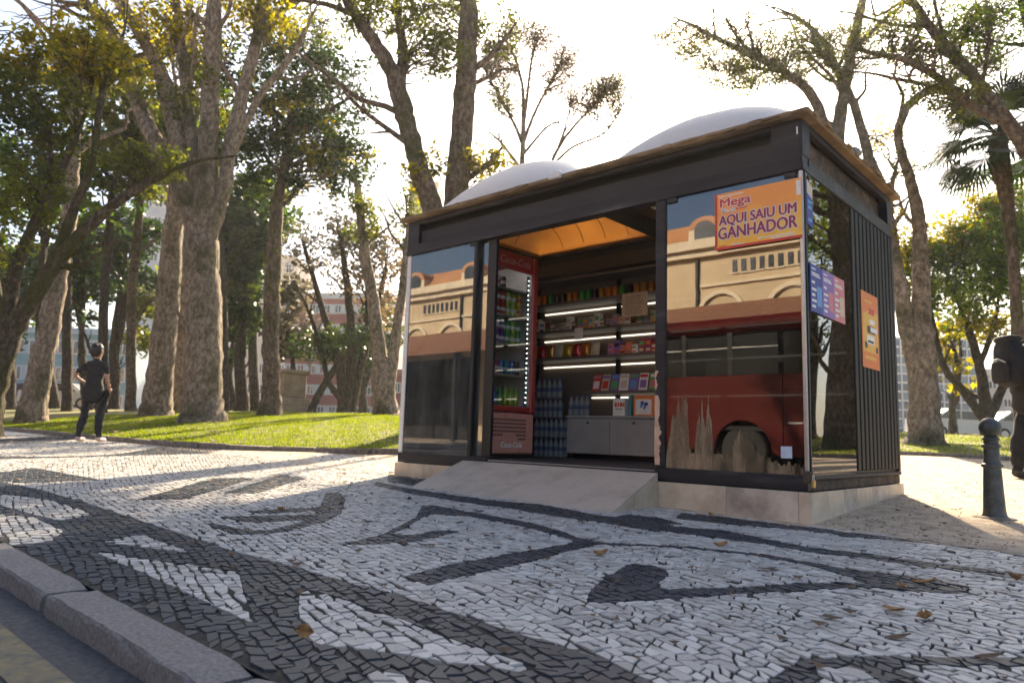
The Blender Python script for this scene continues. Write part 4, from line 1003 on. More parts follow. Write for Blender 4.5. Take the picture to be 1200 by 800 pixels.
for k in range(9):
    nm, mt = mg[(k*3+k//4) % 7]; x = -3.09+k*.125
    o = goods_box(x, 1.90, 1.052, .115, .008, .2, mt, '%s magazine leaning on the rack above the cabinet' % nm, 'magazine', '%s magazines' % nm, lean=-.22, name='magazine')
    c2 = mg[(k*5+2) % 7][1]
    q = MB().box(-.04, .04, -.0052, -.0043, .03, .12).build('cover_picture', c2); q.parent = o
    q = MB().box(-.05, .05, -.0052, -.0043, .15, .185).build('cover_title', mg[(k*2+4) % 7][1]); q.parent = o
pk_ = goods_box(-2.63, 1.72, .763, .16, .06, .19, INK['white'], 'white gift box with red lettering on the cabinet', 'box', None, name='gift_box')
for dx, w in ((-.055, .03), (-.015, .02), (.015, .035), (.058, .02)):
    q = MB().box(dx, dx+w, -.0312, -.0302, .10, .145, b=0).build('red_letter', INK['red']); q.parent = pk_
q = MB().box(-.05, .05, -.0312, -.0302, .07, .078, b=0).build('print_line', INK['black']); q.parent = pk_
goods_box(-2.50, 1.74, .763, .035, .09, .23, mat_plain('teal_cover', (.05, .24, .26), .5), 'teal book standing between gift box and picture package', 'book', None, name='book')
pp = goods_box(-2.33, 1.74, .763, .25, .06, .22, INK['orange'], 'orange package with a white and blue picture on the cabinet', 'package', None, name='package')
q = MB().box(-.1, .09, -.0312, -.0302, .02, .18, b=0).build('picture_field', INK['white']); q.parent = pp
for k in range(7):
    a_, b_ = random.uniform(-.08, .05), random.uniform(.03, .15); q = MB().lathe([(random.uniform(.012, .024), 0), (.012, .0006)], 10); q.v = [(a_+v[0], -.0314-v[2]-.0002*k, b_+v[1]) for v in q.v]; o_ = q.build('picture_shape', INK['sky'] if k % 3 else INK['navy']); o_.parent = pp
# notice hanging from the shelf, price tag
P0, P1 = on_y(729, 372, 1.775), on_y(759, 345, 1.775)
nt_ = thing('paper_notice', 'beige printed paper notice hanging from a shelf edge', 'notice', (P0[0], 1.78, P0[2]))
MB().box(P0[0], P1[0], 1.772, 1.776, P0[2], 2.125).build('sheet', INK['cream'], nt_)
for k in range(8): MB().box(P0[0]+.04, P1[0]-.04-random.random()*.05, 1.7712, 1.7718, P0[2]+.03+k*.027, P0[2]+.036+k*.027).build('print_line', M['shelf'], nt_)
P0, P1 = on_y(673, 398, 1.78), on_y(683, 384, 1.78)
o = MB().box(P0[0], P1[0], 1.782, 1.786, P0[2], 1.79).build('price_tag', INK['white']); tag(o, 'white price tag clipped to the shelf edge over the crisp bags', 'tag')
# ------------------------------------------------------------------ trees
BARK = {'pale': mat_bark('pale_bark', (.14, .105, .08), (.29, .23, .175), (.47, .385, .3), (.06, .065, .018), .45),
        'brown': mat_bark('brown_bark', (.085, .065, .05), (.165, .125, .095), (.27, .215, .16), (.06, .07, .018), .45),
        'moss': mat_bark('mossy_bark', (.045, .036, .027), (.1, .077, .056), (.18, .145, .105), (.07, .075, .016), .65),
        'dark': mat_bark('dark_bark', (.03, .025, .02), (.065, .052, .042), (.12, .1, .08), (.04, .05, .012), .35)}
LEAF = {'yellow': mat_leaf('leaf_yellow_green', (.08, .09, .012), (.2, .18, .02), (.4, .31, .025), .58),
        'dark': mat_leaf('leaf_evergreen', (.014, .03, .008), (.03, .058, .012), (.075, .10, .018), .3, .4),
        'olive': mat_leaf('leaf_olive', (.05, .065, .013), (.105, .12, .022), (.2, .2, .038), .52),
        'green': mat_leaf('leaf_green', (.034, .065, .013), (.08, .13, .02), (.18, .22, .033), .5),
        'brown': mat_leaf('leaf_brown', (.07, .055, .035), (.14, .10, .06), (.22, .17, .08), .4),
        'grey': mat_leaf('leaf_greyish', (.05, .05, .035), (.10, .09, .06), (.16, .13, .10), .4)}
def spline(P, sub=5):
    P = np.asarray(P, float)
    if len(P) < 3: return np.stack([P[0]+(P[-1]-P[0])*s for s in np.linspace(0, 1, sub+1)])
    Q = np.concatenate([[2*P[0]-P[1]], P, [2*P[-1]-P[-2]]]); out = []
    for i in range(1, len(Q)-2):
        for s in np.arange(sub)/sub:
            a, b, c_, d = Q[i-1], Q[i], Q[i+1], Q[i+2]
            out.append(.5*((2*b)+(-a+c_)*s+(2*a-5*b+4*c_-d)*s*s+(-a+3*b-3*c_+d)*s**3))
    out.append(P[-1]); return np.array(out)
class Tubes:
    """many tapering tubes gathered into one mesh"""
    def __init__(s): s.V = []; s.F = []; s.o = 0
    def add(s, pts, rad, n=8, rough=.0):
        pts = np.asarray(pts, float); m = len(pts); t = np.gradient(pts, axis=0); t /= np.linalg.norm(t, axis=1)[:, None]+1e-9
        a = np.array([0, 0, 1.]) if abs(t[0][2]) < .8 else np.array([1., 0, 0]); u = np.cross(t[0], a); u /= np.linalg.norm(u)
        ang = np.arange(n)*2*math.pi/n; cs, sn = np.cos(ang), np.sin(ang)
        for i in range(m):
            u = u-t[i]*(u@t[i]); u /= np.linalg.norm(u)+1e-9; w = np.cross(t[i], u)
            r = rad[i]*(1+rough*(rng.random(n)-.5)) if rough else rad[i]
            s.V.append(pts[i]+(np.outer(cs*r, u)+np.outer(sn*r, w)))
        j = np.arange(m-1)[:, None]*n; k = np.arange(n)[None]; k2 = (k+1) % n
        s.F.append((np.stack([j+k, j+k2, j+n+k2, j+n+k], -1)+s.o).reshape(-1, 4)); s.o += m*n
    def build(s, name, mat, parent):
        return mesh_np(name, np.concatenate(s.V), np.concatenate(s.F), mat, parent, smooth=True)
def leaves_mesh(name, C, crad, nl, ls, mat, parent, flat_=.75, hang=0.0, vb=None):
    C = np.asarray(C); n = len(C)*nl; idx = np.repeat(np.arange(len(C)), nl)
    off = rng.normal(0, 1, (n, 3)); off /= np.linalg.norm(off, axis=1)[:, None]; off *= (rng.random((n, 1))**.5)*np.asarray(crad)[idx][:, None]; off[:, 2] *= flat_
    P = C[idx]+off
    a = rng.normal(0, 1, (n, 3)); a[:, 2] = a[:, 2]*.6-hang; a /= np.linalg.norm(a, axis=1)[:, None]
    b = np.cross(a, rng.normal(0, 1, (n, 3))); b /= np.linalg.norm(b, axis=1)[:, None]
    L = ls*rng.uniform(.6, 1.3, n)[:, None]; W = L*.27
    V = np.stack([P-a*L*.5, P+b*W-a*L*.08, P+a*L*.5, P-b*W-a*L*.08], 1).reshape(-1, 3)
    cb = np.clip(rng.normal(.45, .2, len(C)), 0, 1) if vb is None else vb
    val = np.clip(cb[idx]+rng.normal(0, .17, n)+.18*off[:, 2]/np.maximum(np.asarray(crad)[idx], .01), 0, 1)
    return mesh_np(name, V, np.arange(4*n).reshape(-1, 4), mat, parent, None, val)
def side(Bt, S, n, lev):
    L = np.linalg.norm(S[-1, :3]-S[0, :3])
    for _ in range(n):
        j = int(rng.uniform(.45 if lev == 0 else .2, .97)*(len(S)-1)); p = S[j, :3]; r = min(S[j, 3]*.55, .07)
        if r < .006: continue
        t = S[min(j+1, len(S)-1), :3]-S[max(j-1, 0), :3]; t /= np.linalg.norm(t)+1e-9
        v = rng.normal(0, 1, 3); v -= t*(v@t); v /= np.linalg.norm(v); dirn = t*.65+v*.8+np.array([0, 0, .25]); dirn /= np.linalg.norm(dirn)
        ln = L*rng.uniform(.14, .32)*(1 if lev == 0 else .9); m = 6
        q = p+np.cumsum(np.concatenate([np.zeros((1, 3)), (dirn+rng.normal(0, .28, (m, 3)))*ln/m]), 0)
        Q = spline(np.c_[q, np.linspace(r, .005, m+1)], 2); Bt.add(Q[:, :3], np.maximum(Q[:, 3], .004), 5 if r < .03 else 6)
        if lev < 2: side(Bt, Q, 3 if lev == 0 else 2, lev+1)
def tree(label, d, stems, crowns, bark='brown', group='trees in the park', leaf=None, base=None, twigs=3, name='tree', flare=1.35, barkrough=.10, depth_var=.35, side_n=5, wk=1.0):
    """stems: lists of (px, py, width px[, depth offset m]); crowns: (cx, cy, rx, ry, clusters, leaves each, cluster radius m, leaf length m, kind)"""
    f0 = stems[0][0]; B = at(f0[0], f0[1], d); gzv = ground(B[0], B[1])
    root = thing(name, label, 'tree', (B[0], B[1], gzv), group)
    T = Tubes(); Bt = Tubes(); samp = []; srad = []
    for k, st in enumerate(stems):
        pts = []; rad = []; dirn = random.uniform(-1, 1)
        for i, q in enumerate(st):
            dd = q[3] if len(q) > 3 else (0 if k == 0 else dirn*depth_var*i*.5)
            P = at(q[0], q[1], d+dd); pts.append(P); rad.append(q[2]*.5*wk*(d+dd)/FPX)
        if k == 0:
            pts[0] = np.array([B[0], B[1], gzv-.15]); up = np.array([B[0], B[1], gzv+.45]); 
            pts.insert(1, pts[0]*.7+pts[1]*.3 if pts[1][2] < gzv+1 else np.array([*(pts[0][:2]*.93+pts[1][:2]*.07), gzv+.5])); rad.insert(1, rad[0]); rad[0] *= flare
        S = spline(np.c_[np.array(pts), np.array(rad)], 6); S[:, :3] += rng.normal(0, .012, (len(S), 3))*np.minimum(1, S[:, 3:]*6); S[:, 3] = np.maximum(S[:, 3], .008)*(1+rng.normal(0, .014, len(S)))
        if k or S[-1, 3] > .03: S[-6:, 3] = np.minimum(S[-6:, 3], np.linspace(S[-6, 3], .012, 6))
        T.add(S[:, :3], S[:, 3], 12 if S[0, 3] > .12 else 8, barkrough)
        side(Bt, S, side_n if k or len(stems) == 1 else side_n//2, 0)
        samp.append(S[3:, :3]); srad.append(S[3:, 3])
    samp = np.concatenate(samp); srad = np.concatenate(srad)
    groups = {}
    for (cx, cy, rx, ry, n, nl, cr, ls, kind) in crowns:
        C0 = at(cx, cy, d); RX, RY = rx*d/FPX, ry*d/FPX
        rt = np.array([AH[1], -AH[0], 0])
        u = rng.normal(0, 1, (n, 3)); u /= np.linalg.norm(u, axis=1)[:, None]; u *= rng.random((n, 1))**(1/2.3)
        C = C0+u[:, :1]*rt*RX+u[:, 1:2]*AH*min(RX, max(RY, RX*.6))+u[:, 2:]*np.array([0, 0, 1.])*RY
        C = C[C[:, 2] > gzv+1.2] if cy < 400 else C
        groups.setdefault((kind, ls, nl), []).append((C, np.full(len(C), cr)*rng.uniform(.7, 1.3, len(C))))
        for c_ in C:
            dist = np.linalg.norm(samp-c_, axis=1)+np.maximum(0, samp[:, 2]-c_[2]+.3)*1.2
            j = int(np.argmin(dist)); s0 = samp[j]; ln = np.linalg.norm(c_-s0)
            if ln < .1: continue
            mid = (s0+c_)/2+rng.normal(0, .10, 3)*ln+np.array([0, 0, .10*ln])
            r0 = min(srad[j]*.7, .010+.011*ln)
            S = spline(np.stack([s0, mid, c_]), 4); S[1:-1] += rng.normal(0, .025*min(1, ln), (len(S)-2, 3))
            Bt.add(S, np.linspace(r0, .006, len(S)), 5)
            for _ in range(twigs):
                e = c_+rng.normal(0, .7, 3)*cr; st_ = S[rng.integers(len(S)//2, len(S))]; Bt.add(np.stack([st_, (st_+e)/2+rng.normal(0, .05, 3), e]), [.008, .006, .003], 4)
    T.V += Bt.V; T.F += [f + T.o for f in Bt.F]; T.build('trunk', BARK[bark], root)
    for (kind, ls, nl), L in groups.items():
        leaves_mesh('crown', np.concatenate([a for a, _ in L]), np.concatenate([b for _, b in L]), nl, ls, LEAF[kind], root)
    return root
# the great multi-stemmed tree
tree('great pale-barked tree splitting into several tall stems above a thick trunk', 17,
     [[(238, 493, 50), (238, 450, 43), (239, 400, 41), (238, 340, 40), (236, 290, 40), (237, 262, 38)],
      [(236, 285, 30), (222, 238, 25), (195, 190, 20), (165, 130, 17), (145, 70, 15), (122, 25, 13), (98, 0, 12), (70, -60, 9), (30, -150, 5)],
      [(236, 280, 28), (228, 220, 23), (205, 150, 20), (190, 90, 18), (165, 40, 16), (140, 0, 15), (112, -70, 10), (90, -160, 5)],
      [(239, 275, 22), (232, 200, 17), (222, 140, 15), (215, 70, 14), (205, 0, 12), (190, -90, 7)],
      [(240, 280, 28), (243, 200, 24), (246, 110, 22), (250, 40, 20), (252, -40, 15), (255, -140, 8)],
      [(241, 285, 24), (262, 220, 18), (272, 160, 17), (290, 90, 15), (305, 30, 14), (312, -20, 12), (330, -110, 7)],
      [(296, 70, 9), (325, 18, 8), (362, -6, 6), (400, -30, 4)], [(268, 190, 10), (300, 120, 9), (345, 60, 8), (375, 0, 6)]],
     [(200, -70, 190, 60, 50, 50, .55, .15, 'yellow'), (180, 35, 85, 50, 52, 50, .42, .13, 'yellow'), (300, 14, 75, 38, 46, 50, .4, .13, 'yellow'), (215, 100, 60, 50, 24, 44, .4, .13, 'olive')], 'pale')
bgx = True
tree('pale leaning trunk just behind the great multi-stemmed tree', 21,
     [[(183, 487, 33), (190, 420, 29), (198, 330, 26), (205, 250, 22), (212, 170, 18), (220, 80, 14), (225, -40, 9)]], [(220, -70, 100, 60, 24, 40, .6, .16, 'olive'), (228, 130, 40, 60, 10, 40, .4, .15, 'green')], 'pale')
tree('slim pale trunk half hidden by the great multi-stemmed tree', 22.5, [[(210, 487, 19), (215, 400, 17), (221, 300, 15), (228, 200, 12), (232, 60, 8)]], [(230, 40, 40, 60, 12, 40, .5, .15, 'yellow')], 'pale')
tree('vine-wrapped slender tree with a dense dark evergreen crown', 20,
     [[(316, 491, 23), (318, 440, 20), (317, 380, 19), (320, 320, 19), (324, 250, 16), (328, 225, 13), (337, 180, 11), (343, 130, 9), (347, 80, 7)], [(340, 150, 7), (300, 110, 6), (270, 90, 4)], [(340, 160, 7), (385, 130, 6), (420, 110, 4)]],
     [(345, 110, 98, 78, 95, 80, .5, .15, 'dark'), (380, 185, 68, 48, 42, 70, .42, .15, 'dark'), (290, 190, 48, 45, 26, 80, .45, .16, 'dark'), (380, 190, 64, 48, 22, 50, .4, .14, 'yellow'), (320, 130, 90, 70, 22, 44, .4, .14, 'yellow'), (345, 40, 80, 25, 18, 60, .4, .15, 'olive'), (319, 330, 8, 70, 12, 40, .2, .09, 'olive')], 'brown')
tree('dark mossy tree with long limbs arching low over the path', 13.5,
     [[(-18, 500, 54), (0, 430, 42), (25, 370, 36), (60, 315, 29), (95, 275, 24), (140, 235, 19), (190, 206, 13), (235, 188, 8), (285, 182, 3)],
      [(3, 425, 30), (15, 330, 26), (40, 262, 20), (70, 205, 15), (88, 165, 10), (104, 120, 6), (112, 80, 3)], [(58, 318, 22), (85, 250, 18), (108, 190, 15), (116, 130, 13), (128, 85, 9), (145, 40, 5), (150, 0, 3)], [(0, 430, 26), (-10, 300, 20), (-20, 180, 14), (-30, 80, 8), (-20, 10, 3)],
      [(35, 355, 14), (70, 300, 12), (110, 262, 10), (150, 222, 6), (180, 180, 3)], [(20, 300, 12), (50, 230, 9), (60, 160, 6), (40, 100, 3)]],
     [(30, 130, 85, 62, 56, 64, .36, .12, 'olive'), (40, 225, 60, 50, 30, 56, .32, .11, 'olive'), (110, 70, 60, 40, 34, 56, .36, .13, 'yellow'), (20, 60, 70, 30, 30, 56, .36, .13, 'yellow'), (15, 290, 34, 40, 10, 50, .28, .11, 'olive'), (170, 190, 60, 18, 26, 46, .28, .11, 'olive'), (40, 150, 70, 60, 12, 60, .34, .12, 'dark')], 'moss', wk=.62)
tree('pale forked tree with bare upper boughs behind the mossy limbs', 19,
     [[(38, 482, 30), (50, 420, 26), (62, 360, 23), (75, 290, 20), (83, 235, 17), (88, 170, 12), (92, 95, 10), (80, 60, 7), (55, 35, 6), (25, 5, 5), (-10, -20, 3)], [(92, 100, 8), (105, 62, 7), (120, 35, 5), (128, 10, 3)], [(88, 150, 8), (70, 90, 6), (50, 40, 5), (20, 0, 4)]], [(70, 60, 60, 40, 8, 16, .4, .12, 'brown')], 'pale')
def bg(label, px, d, w, cx, cy, rx, ry, kind, n=40, nl=70, bark='dark', lean=0, py=487, forks=3):
    r = random.Random(px*7+int(d)); hy = cy+ry*.55
    main = [(px, py, w), (px+lean*.2+r.uniform(-4, 4), (py+hy)/2, w*.85), (px+lean*.6, hy, w*.7)]
    st = [main]
    for k in range(forks):
        a = r.uniform(-1, 1); st.append([(px+lean*.5, hy+(py-hy)*r.uniform(.0, .5), w*.5), (px+lean*.6+a*rx*.35, hy-ry*.3, w*.38), (cx+a*rx*.8, cy-ry*r.uniform(-.1, .6), w*.2)])
    return tree(label, d, st, [(cx, cy, rx, ry, n, nl, .055*d/2.6, .011*d, kind)], bark, twigs=2, depth_var=.6)
bg('dark crooked tree nearest the parked white van', 100, 30, 11, 88, 320, 62, 62, 'dark', 46, lean=-10)
bg('dark tree with a leaning limb behind the walking woman', 132, 33, 13, 135, 290, 66, 60, 'dark', 50, lean=14)
bg('thin straight dark-red trunk before the pale office block', 152, 27, 12, 172, 190, 40, 70, 'green', 26, lean=16, bark='brown')
bg('dark tree at the far side of the lawn beyond the pale forked tree', 62, 36, 12, 40, 330, 60, 55, 'green', 40, lean=-8)
bg('tall dark evergreen between great tree and vine-wrapped tree', 283, 29, 15, 285, 300, 38, 95, 'dark', 75, 90, lean=4)
bg('second dark evergreen close behind the vine-wrapped trunk', 298, 33, 12, 305, 250, 34, 60, 'green', 40, 80, lean=4)
bg('dark sapling in the gap left of the monument', 272, 31, 8, 266, 360, 26, 60, 'dark', 26, 60)
bg('broad light green tree behind the slim pale trunks', 225, 36, 12, 185, 360, 50, 60, 'olive', 30, 60, lean=-10)
bg('airy olive tree whose crown fills the gap between mossy limbs and great tree', 118, 25, 12, 150, 160, 80, 75, 'olive', 70, 70, lean=20)
bg('sunlit yellow-green tree behind the bare boughs', 78, 28, 12, 110, 85, 80, 50, 'yellow', 46, 60, lean=14)
bg('shadowy green tree behind the lowest mossy limbs', 46, 24, 12, 55, 220, 75, 70, 'green', 60, 70, lean=4)
bg('olive tree showing between the stems of the great tree', 262, 27, 11, 225, 150, 60, 75, 'olive', 50, 64, lean=-16)
bg('thin twisted dark tree in front of the striped apartment block', 348, 30, 9, 352, 380, 34, 55, 'grey', 26, 46, lean=-8)
bg('grey-leaved dark tree hiding part of the striped apartment block', 425, 33, 10, 430, 400, 36, 55, 'dark', 26, 50, lean=6)
bg('low dark tree at the far left of the park', 10, 34, 12, 0, 340, 55, 70, 'dark', 45, 70, lean=-6)
tree('many-stemmed dark tree with a thin brownish crown beside the kiosk', 27,
     [[(402, 493, 14), (398, 430, 11), (380, 370, 8), (360, 300, 5), (350, 270, 3)], [(407, 485, 13), (412, 400, 11), (405, 320, 8), (395, 260, 4)], [(410, 488, 12), (425, 420, 9), (445, 350, 7), (455, 290, 4)], [(402, 470, 8), (385, 445, 7), (368, 380, 5), (345, 330, 3)], [(410, 430, 7), (430, 370, 6), (425, 300, 4)]],
     [(405, 290, 68, 50, 55, 46, .75, .2, 'grey'), (440, 330, 40, 60, 26, 46, .7, .2, 'brown'), (395, 405, 50, 22, 22, 60, .55, .18, 'dark')], 'dark')
tree('leaning dark trunk over the stone monument', 25, [[(362, 492, 10), (372, 465, 9), (392, 432, 8), (412, 410, 6), (430, 395, 4)]], [(418, 398, 30, 12, 10, 40, .4, .15, 'dark')], 'dark')
tree('pale flaking forked trunk next to the kiosk wall', 21,
     [[(453, 493, 30), (449, 455, 26), (444, 410, 18), (438, 360, 15), (430, 310, 13), (424, 265, 11), (420, 225, 9), (414, 190, 5)], [(452, 462, 18), (462, 410, 13), (470, 350, 10), (478, 280, 8), (482, 220, 5)]],
     [(424, 260, 20, 46, 16, 60, .35, .13, 'olive'), (478, 250, 20, 40, 12, 50, .4, .14, 'olive')], 'pale')
tree('tall tree with a bough sweeping outward behind the kiosk roof', 13.5,
     [[(522, 500, 32), (516, 400, 30), (512, 300, 28), (505, 245, 26), (492, 200, 24), (478, 150, 23), (468, 110, 23), (455, 75, 19), (435, 45, 16), (410, 5, 14), (380, -60, 10), (350, -140, 5)], [(468, 115, 15), (472, 60, 13), (465, 10, 10), (460, -60, 7)], [(420, 20, 8), (380, 5, 6), (340, 0, 4)]],
     [(450, 12, 65, 34, 40, 46, .32, .10, 'olive'), (505, 55, 44, 40, 28, 44, .3, .10, 'olive'), (400, -80, 100, 50, 24, 40, .5, .14, 'yellow'), (500, 195, 30, 35, 10, 40, .28, .11, 'yellow')], 'brown')
tree('straight thick trunk rising behind the first roof dome', 14.2,
     [[(530, 500, 34), (530, 300, 32), (534, 235, 31), (540, 170, 28), (545, 110, 27), (548, 50, 26), (550, -10, 22), (552, -110, 16), (560, -220, 8)], [(546, 90, 9), (580, 60, 7), (610, 20, 5)], [(534, 220, 8), (575, 190, 6), (590, 170, 4)]],
     [(525, 22, 44, 44, 22, 40, .3, .10, 'olive'), (580, 34, 34, 34, 18, 36, .3, .10, 'olive'), (562, 198, 38, 30, 22, 40, .28, .10, 'yellow'), (540, -150, 90, 60, 18, 40, .5, .14, 'olive')], 'brown')
tree('small half-bare tree with fine twigs against the white sky', 19,
     [[(612, 400, 11), (612, 250, 10), (612, 190, 9), (613, 155, 8), (612, 100, 5), (600, 60, 4), (590, 45, 3)], [(613, 170, 7), (600, 140, 5), (575, 95, 4), (562, 70, 3)], [(613, 152, 6), (618, 110, 5), (625, 62, 4), (640, 30, 3)], [(614, 165, 6), (630, 125, 5), (650, 90, 4), (668, 66, 3)], [(612, 200, 7), (585, 165, 4), (565, 150, 3)], [(614, 180, 5), (640, 150, 4), (660, 140, 3)]],
     [(585, 70, 34, 30, 60, 30, .4, .075, 'brown'), (655, 78, 34, 30, 50, 30, .4, .075, 'brown'), (622, 42, 36, 20, 44, 28, .4, .075, 'brown'), (590, 120, 28, 26, 34, 30, .35, .075, 'olive')], 'pale', twigs=4, wk=.75, side_n=8)
tree('low spreading half-bare tree between the two roof domes', 20, [[(640, 400, 8), (642, 250, 7), (646, 195, 6), (660, 165, 5), (682, 138, 4), (712, 108, 3)], [(646, 195, 5), (672, 172, 4), (705, 158, 3), (725, 135, 2)], [(650, 185, 4), (665, 140, 3), (668, 118, 2)]],
     [(695, 114, 48, 28, 80, 30, .38, .075, 'brown'), (715, 102, 34, 24, 44, 30, .38, .075, 'olive'), (735, 155, 8, 8, 3, 10, .3, .10, 'brown')], 'pale', twigs=4, wk=.75, side_n=7)
tree('big spreading tree with fine foliage rising behind the kiosk corner', 24,
     [[(986, 520, 42), (984, 400, 36), (982, 300, 32), (979, 200, 28), (984, 140, 22), (991, 100, 19), (1002, 40, 16), (1015, -20, 13), (1030, -120, 8), (1040, -220, 4)],
      [(978, 190, 22), (955, 118, 17), (920, 85, 14), (880, 65, 11), (845, 48, 8), (812, 30, 6), (782, 18, 3)],
      [(984, 320, 24), (1030, 230, 20), (1018, 185, 17), (1003, 130, 15), (985, 90, 13), (965, 50, 10), (940, 25, 8), (900, 5, 6)], [(920, 85, 7), (880, 80, 5), (842, 84, 4)], [(992, 95, 8), (960, 60, 6), (945, 10, 5)], [(1000, 60, 8), (1040, 20, 6), (1080, -10, 4)], [(880, 65, 6), (858, 35, 4), (846, 16, 3)]],
     [(868, 62, 105, 38, 175, 48, .45, .09, 'olive'), (950, 65, 66, 46, 80, 46, .5, .10, 'olive'), (880, 90, 60, 22, 50, 56, .45, .10, 'olive'), (795, 46, 40, 22, 34, 46, .4, .09, 'yellow'), (1005, 52, 62, 44, 70, 50, .5, .09, 'olive'), (1010, -120, 60, 40, 14, 40, .7, .14, 'olive'), (1040, 160, 30, 34, 20, 50, .4, .10, 'yellow')], 'brown', wk=.72, side_n=9)
tree('twisted pale trunk bending into a thin crooked bough', 14.5,
     [[(1085, 521, 40), (1083, 480, 35), (1082, 430, 31), (1080, 380, 24), (1079, 300, 18), (1077, 260, 16), (1068, 215, 13), (1056, 178, 11), (1053, 150, 10), (1064, 125, 10), (1085, 108, 9), (1110, 98, 8), (1135, 82, 7), (1165, 70, 5), (1195, 55, 4)],
      [(1082, 465, 22), (1068, 410, 19), (1055, 340, 18), (1045, 280, 14), (1042, 240, 9), (1048, 205, 5), (1055, 180, 3)], [(1078, 270, 6), (1060, 250, 4), (1052, 225, 3)]],
     [(1060, 195, 16, 22, 8, 30, .25, .08, 'olive'), (1150, 70, 44, 24, 22, 40, .3, .08, 'olive'), (1045, 260, 12, 30, 8, 30, .22, .08, 'yellow')], 'pale')
tree('heavy-limbed tree leaning in over the palm', 11.5,
     [[(1345, 540, 56), (1325, 420, 48), (1300, 320, 42), (1262, 250, 36), (1215, 190, 30), (1175, 135, 25), (1140, 90, 21), (1105, 50, 18), (1075, 10, 15), (1050, -40, 11), (1020, -110, 6)],
      [(1180, 145, 18), (1140, 125, 15), (1105, 95, 14), (1060, 70, 12), (1020, 62, 9), (985, 52, 6)], [(1270, 262, 26), (1232, 110, 20), (1207, 40, 16), (1190, -40, 12), (1180, -130, 7)], [(1110, 55, 8), (1095, 0, 6), (1100, -50, 4)], [(1150, 105, 8), (1160, 40, 6), (1150, -30, 4)]],
     [(1080, 40, 80, 50, 48, 46, .27, .07, 'olive'), (1150, 45, 70, 50, 44, 46, .27, .07, 'green'), (1180, 10, 50, 34, 22, 50, .28, .07, 'green'), (1110, 110, 70, 26, 26, 50, .25, .07, 'olive'), (1150, -100, 160, 50, 40, 40, .45, .10, 'olive')], 'brown', wk=.66, side_n=9)
tree('bright broad-crowned tree with a forked trunk beyond the bollard', 22,
     [[(1160, 524, 18), (1157, 492, 15), (1150, 440, 11), (1138, 395, 9), (1118, 345, 6)], [(1158, 498, 11), (1132, 462, 9), (1106, 430, 8), (1096, 390, 6), (1090, 350, 4)], [(1160, 490, 11), (1180, 440, 9), (1196, 400, 8), (1216, 355, 5)], [(1148, 430, 7), (1165, 380, 6), (1172, 330, 4)]],
     [(1125, 320, 70, 58, 90, 80, .55, .15, 'green'), (1180, 280, 58, 64, 80, 80, .55, .15, 'green'), (1110, 275, 50, 30, 36, 60, .5, .15, 'yellow'), (1170, 385, 54, 28, 30, 60, .45, .14, 'yellow'), (1058, 300, 22, 50, 24, 60, .45, .14, 'yellow'), (1170, 235, 40, 20, 20, 60, .45, .14, 'yellow')], 'dark', depth_var=.5)
bg('slim yellow-green tree in front of the glass office front', 1118, 27, 9, 1112, 400, 26, 60, 'yellow', 16, 40, py=520, lean=6)
bg('dark tree further back behind the bright broad crown', 1245, 30, 14, 1235, 300, 60, 80, 'green', 50, 60, py=520)
bg('thin tree at the edge of the square beyond the palm', 1330, 20, 14, 1330, 240, 70, 100, 'olive', 40, 50, py=520)
bg('tall dark tree out on the lawn behind the kiosk', 880, 30, 14, 860, 330, 60, 60, 'green', 30, 50, py=505)
def plain_tree(label, x, y, r, h, kind, n, bark='dark'):
    P = np.array([x, y, ground(x, y)]); root = thing('tree', label, 'tree', P, 'trees in the park'); T = Tubes(); Bt = Tubes()
    S = spline(np.array([[x, y, P[2]-.1, r*1.4], [x+.05, y, P[2]+.5, r], [x-.1, y+.1, P[2]+h*.45, r*.8], [x+.15, y, P[2]+h*.8, r*.4]]), 7); T.add(S[:, :3], S[:, 3], 12, .1); side(T, S, 14, 0); T.build('trunk', BARK[bark], root)
    u = rng.normal(0, 1, (n, 3)); u /= np.linalg.norm(u, axis=1)[:, None]; u *= rng.random((n, 1))**.4
    C = np.array([x, y, P[2]+h*.72])+u*np.array([h*.36, h*.36, h*.36]); leaves_mesh('crown', C, np.full(n, .45), 60, .14, LEAF[kind], root)
plain_tree('stout dark tree on the lawn mirrored in the side pane', 3.1, 10.6, .34, 8, 'olive', 90, 'brown')
plain_tree('second tree on the lawn mirrored in the side pane', 5.2, 14.5, .2, 7, 'green', 90)
plain_tree('third tree further back mirrored in the side pane', 3.4, 18.5, .22, 8, 'green', 110)
plain_tree('leafy tree at the end of the mirrored row', 8.5, 19, .25, 9, 'olive', 120)
